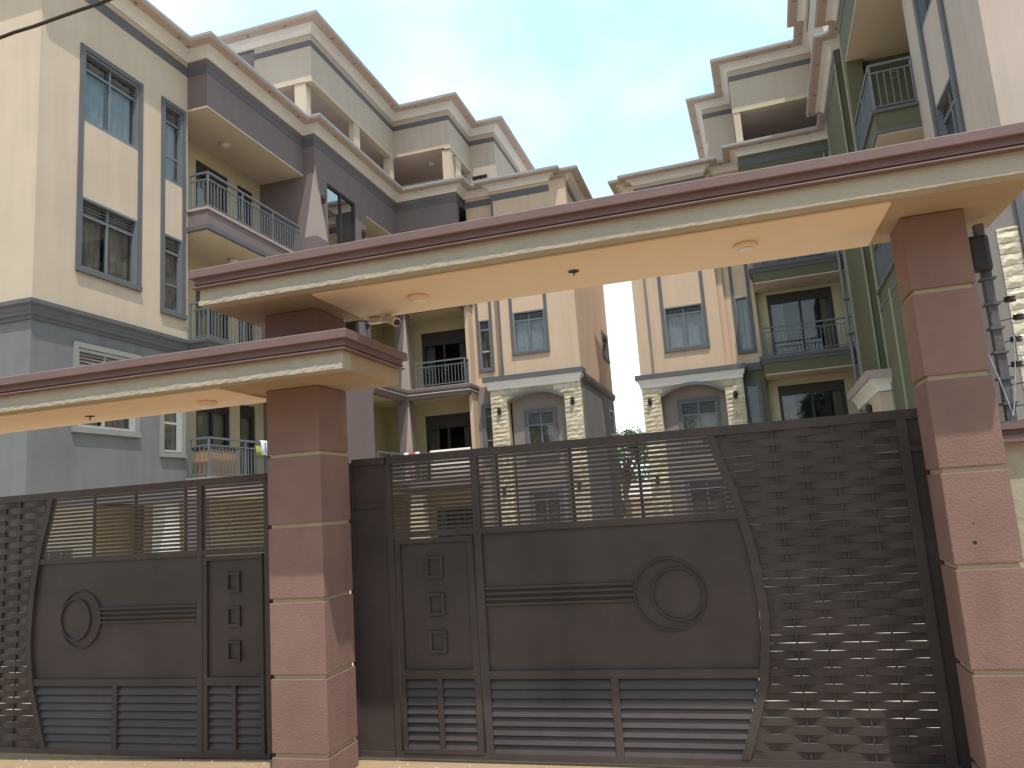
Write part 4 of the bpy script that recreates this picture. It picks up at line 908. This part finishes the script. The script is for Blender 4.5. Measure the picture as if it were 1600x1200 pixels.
# ================================================================== laundry and things on the balconies
def cloth(name, label, mt, P, a0, a1, z_top, z_bot, front=0.03, back=0.10, amp=0.012, seed=0, group=None):
    """cloth folded over a rail, hanging on both sides"""
    rnd = random.Random(seed); mb = MB(); n = 14; prof = [(-front - 0.02, z_bot), (-front - 0.012, (z_top + z_bot) / 2), (-front, z_top - 0.02), (-0.015, z_top + 0.012), (0.015, z_top + 0.012), (front, z_top - 0.02), (front + 0.01, z_top - (z_top - z_bot) * 0.6)]
    for i in range(n + 1):
        a = a0 + (a1 - a0) * i / n; w_ = math.sin(i * 1.3 + seed) * amp
        for k, (d, z) in enumerate(prof): mb.v.append(P(a, -d + w_ * (abs(k - 3.5) / 3.5), z + (rnd.uniform(-.012, .012) if k in (0, 6) else 0)))
    m_ = len(prof)
    for i in range(n):
        for k in range(m_ - 1): mb.f.append((i * m_ + k, (i + 1) * m_ + k, (i + 1) * m_ + k + 1, i * m_ + k + 1))
    o = mb.build(name, mt, None, smooth=True)
    sm = o.modifiers.new('thick', 'SOLIDIFY'); sm.thickness = 0.006
    if label: tag(o, label, 'laundry', group)
    return o
PQ = PX(-10.98, 1)
o = cloth('towel', 'white towel with a blue stripe drying on the first floor railing at left', 'clothw', PQ, 15.85, 16.35, 3.97, 3.62, seed=2)
MB().add([PQ(15.99, 0.055, 3.66), PQ(16.06, 0.055, 3.66), PQ(16.03, 0.052, 3.93), PQ(15.98, 0.052, 3.93)], [(0, 1, 2, 3)]).build('stripe', 'clothb', o)
cloth('cloth', 'yellow green cloth beside the white towel on the first floor railing', 'clothy', PQ, 15.66, 15.86, 3.82, 3.62, seed=4)
PQ2 = PY(23.62, -1)
o = cloth('blanket', 'white blanket with a key pattern border hung over the first floor corner railing', 'rug', PQ2, -9.75, -8.30, 3.99, 3.05, seed=6, amp=0.006)
def key(x, z, s, k):
    mb = MB(); q = lambda a, b, c, d: mb.box(x + a * s, x + b * s, 23.545, 23.552, z + c * k, z + d * k)
    q(0, .15, 0, 1) if s > 0 else q(0, .15, 0, 1); return mb
for x, s in ((-9.70, 1), (-8.35, -1)):
    for z in (3.82, 3.14):
        mb = MB()
        for (a, b, c, d) in ((0, 0.16, 0, 0.012), (0, 0.012, -0.10, -0.001), (0.013, 0.10, -0.10, -0.088), (0.088, 0.10, -0.087, -0.04), (0.05, 0.087, -0.052, -0.04)):
            xa, xb = sorted((x + s * a, x + s * b)); mb.box(xa, xb, 23.548, 23.553, z + c, z + d)
        k_ = mb.build('key_motif', 'rugline', o)
for x0, x1, mt, lab in ((-10.95, -10.72, 'clothd', 'dark garment on the first floor side railing of the corner balcony'), (-10.70, -10.52, 'clothw', 'pale garment between the dark and the red one on the corner balcony railing'), (-10.50, -10.28, 'clothr', 'red patterned garment on the first floor corner balcony railing'), (-10.26, -10.12, 'clothw', 'small pale garment right of the red one on the corner balcony railing')):
    cloth('garment', lab, mt, PY(23.60, -1), x0, x1, 3.99, 3.80, seed=int(abs(x0) * 10), group='clothes on the corner balcony')
t = thing('storage_box', 'orange brown box standing behind the first floor railing on the left', 'box', (-11.35, 14.75, 3.07))
MB().box(-11.55, -11.12, 14.2, 15.15, 3.071, 3.70).build('box_body', 'card', t, bevel=0.01); MB().box(-11.57, -11.10, 14.18, 15.17, 3.701, 3.76).build('lid', 'dark', t, bevel=0.008)
for x, y_, z in ((-11.7, 15.6, 11.738), (-11.7, 15.9, 8.699)):
    t = thing('balcony_lamp', 'round lamp on the ceiling of the %s floor balcony on the left' % ('top' if z > 10 else 'second'), 'lamp', (x, y_, z), group='round lamps under the balcony ceilings')
    MB().lathe([(0.15, 0), (0.16, -0.03), (0.15, -0.05)], (x, y_, z), 20).build('base', 'soffcream', t); MB().lathe([(0.14, -0.051), (0.11, -0.08), (0.05, -0.095)], (x, y_, z), 20).build('diffuser', 'plastic', t, smooth=True)
for x, y_, z in ((-9.5, 24.6, 14.738),):
    t = thing('terrace_lamp', 'round lamp on the ceiling of the roof terrace loggia', 'lamp', (x, y_, z))
    MB().lathe([(0.15, 0), (0.16, -0.03), (0.15, -0.05)], (x, y_, z), 20).build('base', 'soffcream', t); MB().lathe([(0.14, -0.051), (0.11, -0.08), (0.05, -0.095)], (x, y_, z), 20).build('diffuser', 'plastic', t, smooth=True)

# ================================================================== beyond: trees and a low house seen through the gap
def tree(label, x, y_, h, rad, seed, n=2600, leaf=(.06, .13), group='trees beyond the buildings', zr=(.74, .95)):
    rnd = random.Random(seed); t = thing('tree', label, 'tree', (x, y_, 0), group=group)
    tr = MB(); hb = h * 0.45
    tr.tube([(x, y_, -0.1), (x + .1, y_, hb * .5), (x - .05, y_ + .1, hb), (x + .1, y_, h * .75)], [0.22, 0.17, 0.13, 0.05], 8)
    cl = []
    for k in range(9):
        a = rnd.uniform(0, 6.28); r_ = rad * rnd.uniform(.3, .8); z = h * rnd.uniform(*zr); p = Vector((x + r_ * math.cos(a), y_ + r_ * math.sin(a), z)); cl.append((p, rad * rnd.uniform(.3, .5)))
        tr.tube([(x, y_, hb * rnd.uniform(.7, 1.1)), (x + (p.x - x) * .5, y_ + (p.y - y_) * .5, (hb + z) / 2 + .1), tuple(p)], [0.09, 0.06, 0.02], 6)
    tr.build('trunk', 'bark', t)
    lf = MB()
    for k in range(n):
        c, r_ = rnd.choice(cl); d = Vector((rnd.gauss(0, 1), rnd.gauss(0, 1), rnd.gauss(0, .8))).normalized() * r_ * rnd.uniform(.35, 1.1) ** 0.6
        p = c + d; u = Vector((rnd.gauss(0, 1), rnd.gauss(0, 1), rnd.gauss(0, 1))).normalized(); v = u.orthogonal().normalized(); s = rnd.uniform(*leaf)
        q = [p - u * s, p + v * s * .5, p + u * s, p - v * s * .5]; lf.add(q, [(0, 1, 2, 3)])
    cr_ = lf.build('crown', 'leaf', t)
tree('bushy green tree seen in the gap between the two blocks', -5.9, 42, 5.6, 1.7, 3)
tree('darker tree right of the gap, partly hidden by the stone bay', -3.7, 44, 5.4, 1.6, 5)
tree('far low tree behind the house in the gap', -7.5, 55, 4.2, 2.0, 8, 1800)
t = thing('low_house', 'low house with a pale sheet roof beyond the gap', 'house', (-4.5, 52, 0))
MB().box(-9, 0, 52, 57, -0.1, 2.0).build('wall_body', 'peach', t); MB().prism([(51.4, 1.95), (54.5, 3.0), (57.6, 1.95), (57.6, 1.88), (51.4, 1.88)], lambda a, b: (-9.4, a, b), lambda a, b: (0.4, a, b)).build('roof', 'roof', t)
for x in (-7.5, -4.5, -1.5): MB().box(x - .5, x + .5, 51.96, 51.999, 0.9, 1.7).build('window', 'dark', t)

# one mirrored tree; other trees and the wall are added to block low sky
for k_, (x, y_, h, rad, lab) in enumerate(((-17, -9.5, 8.5, 3.6, 'leftmost broad unseen tree, added across the road to block low sky light'), (-9.5, -11, 9.5, 3.9, 'tall unseen tree left of centre, added across the road to block low sky light'), (-1.5, -10, 8.0, 3.5, 'broad unseen tree added behind the viewer to block low sky light'), (6.0, -11, 9.5, 4.0, 'tall tree across the road, mirrored in the right glass doors'), (13.5, -9.5, 8.5, 3.6, 'rightmost broad unseen tree, added across the road to block low sky light'))):
    tree(lab, x, y_, h, rad, 40 + k_, 3000, (.16, .34), 'trees across the road', (.4, .92))
t = thing('added_street_wall', 'plain unseen wall added behind the viewer to block low sky light', 'wall', (0, -7.5, 0))
MB().box(-30, 30, -7.6, -7.4, -0.1, 2.2).build('wall_body', 'brownwall', t); MB().box(-30, 30, -7.66, -7.34, 2.201, 2.3).build('coping', 'maroon', t)

# loose grit along the foot of the gates
rnd = random.Random(9); gm = MB()
for k in range(420):
    x = rnd.uniform(-8.5, 1.2); y_ = rnd.uniform(5.3, 6.08); s_ = rnd.uniform(0.004, 0.016); z = gz(x, y_)
    gm.add([(x - s_, y_, z), (x, y_ - s_, z), (x + s_, y_, z), (x, y_ + s_, z), (x + s_ * .2, y_, z + s_ * .9)], [(0, 1, 4), (1, 2, 4), (2, 3, 4), (3, 0, 4), (3, 2, 1, 0)])
go_ = gm.build('gravel', 'yard'); go_['kind'] = 'stuff'; go_['label'] = 'loose grit on the earth along the foot of the gates'; go_['category'] = 'gravel'
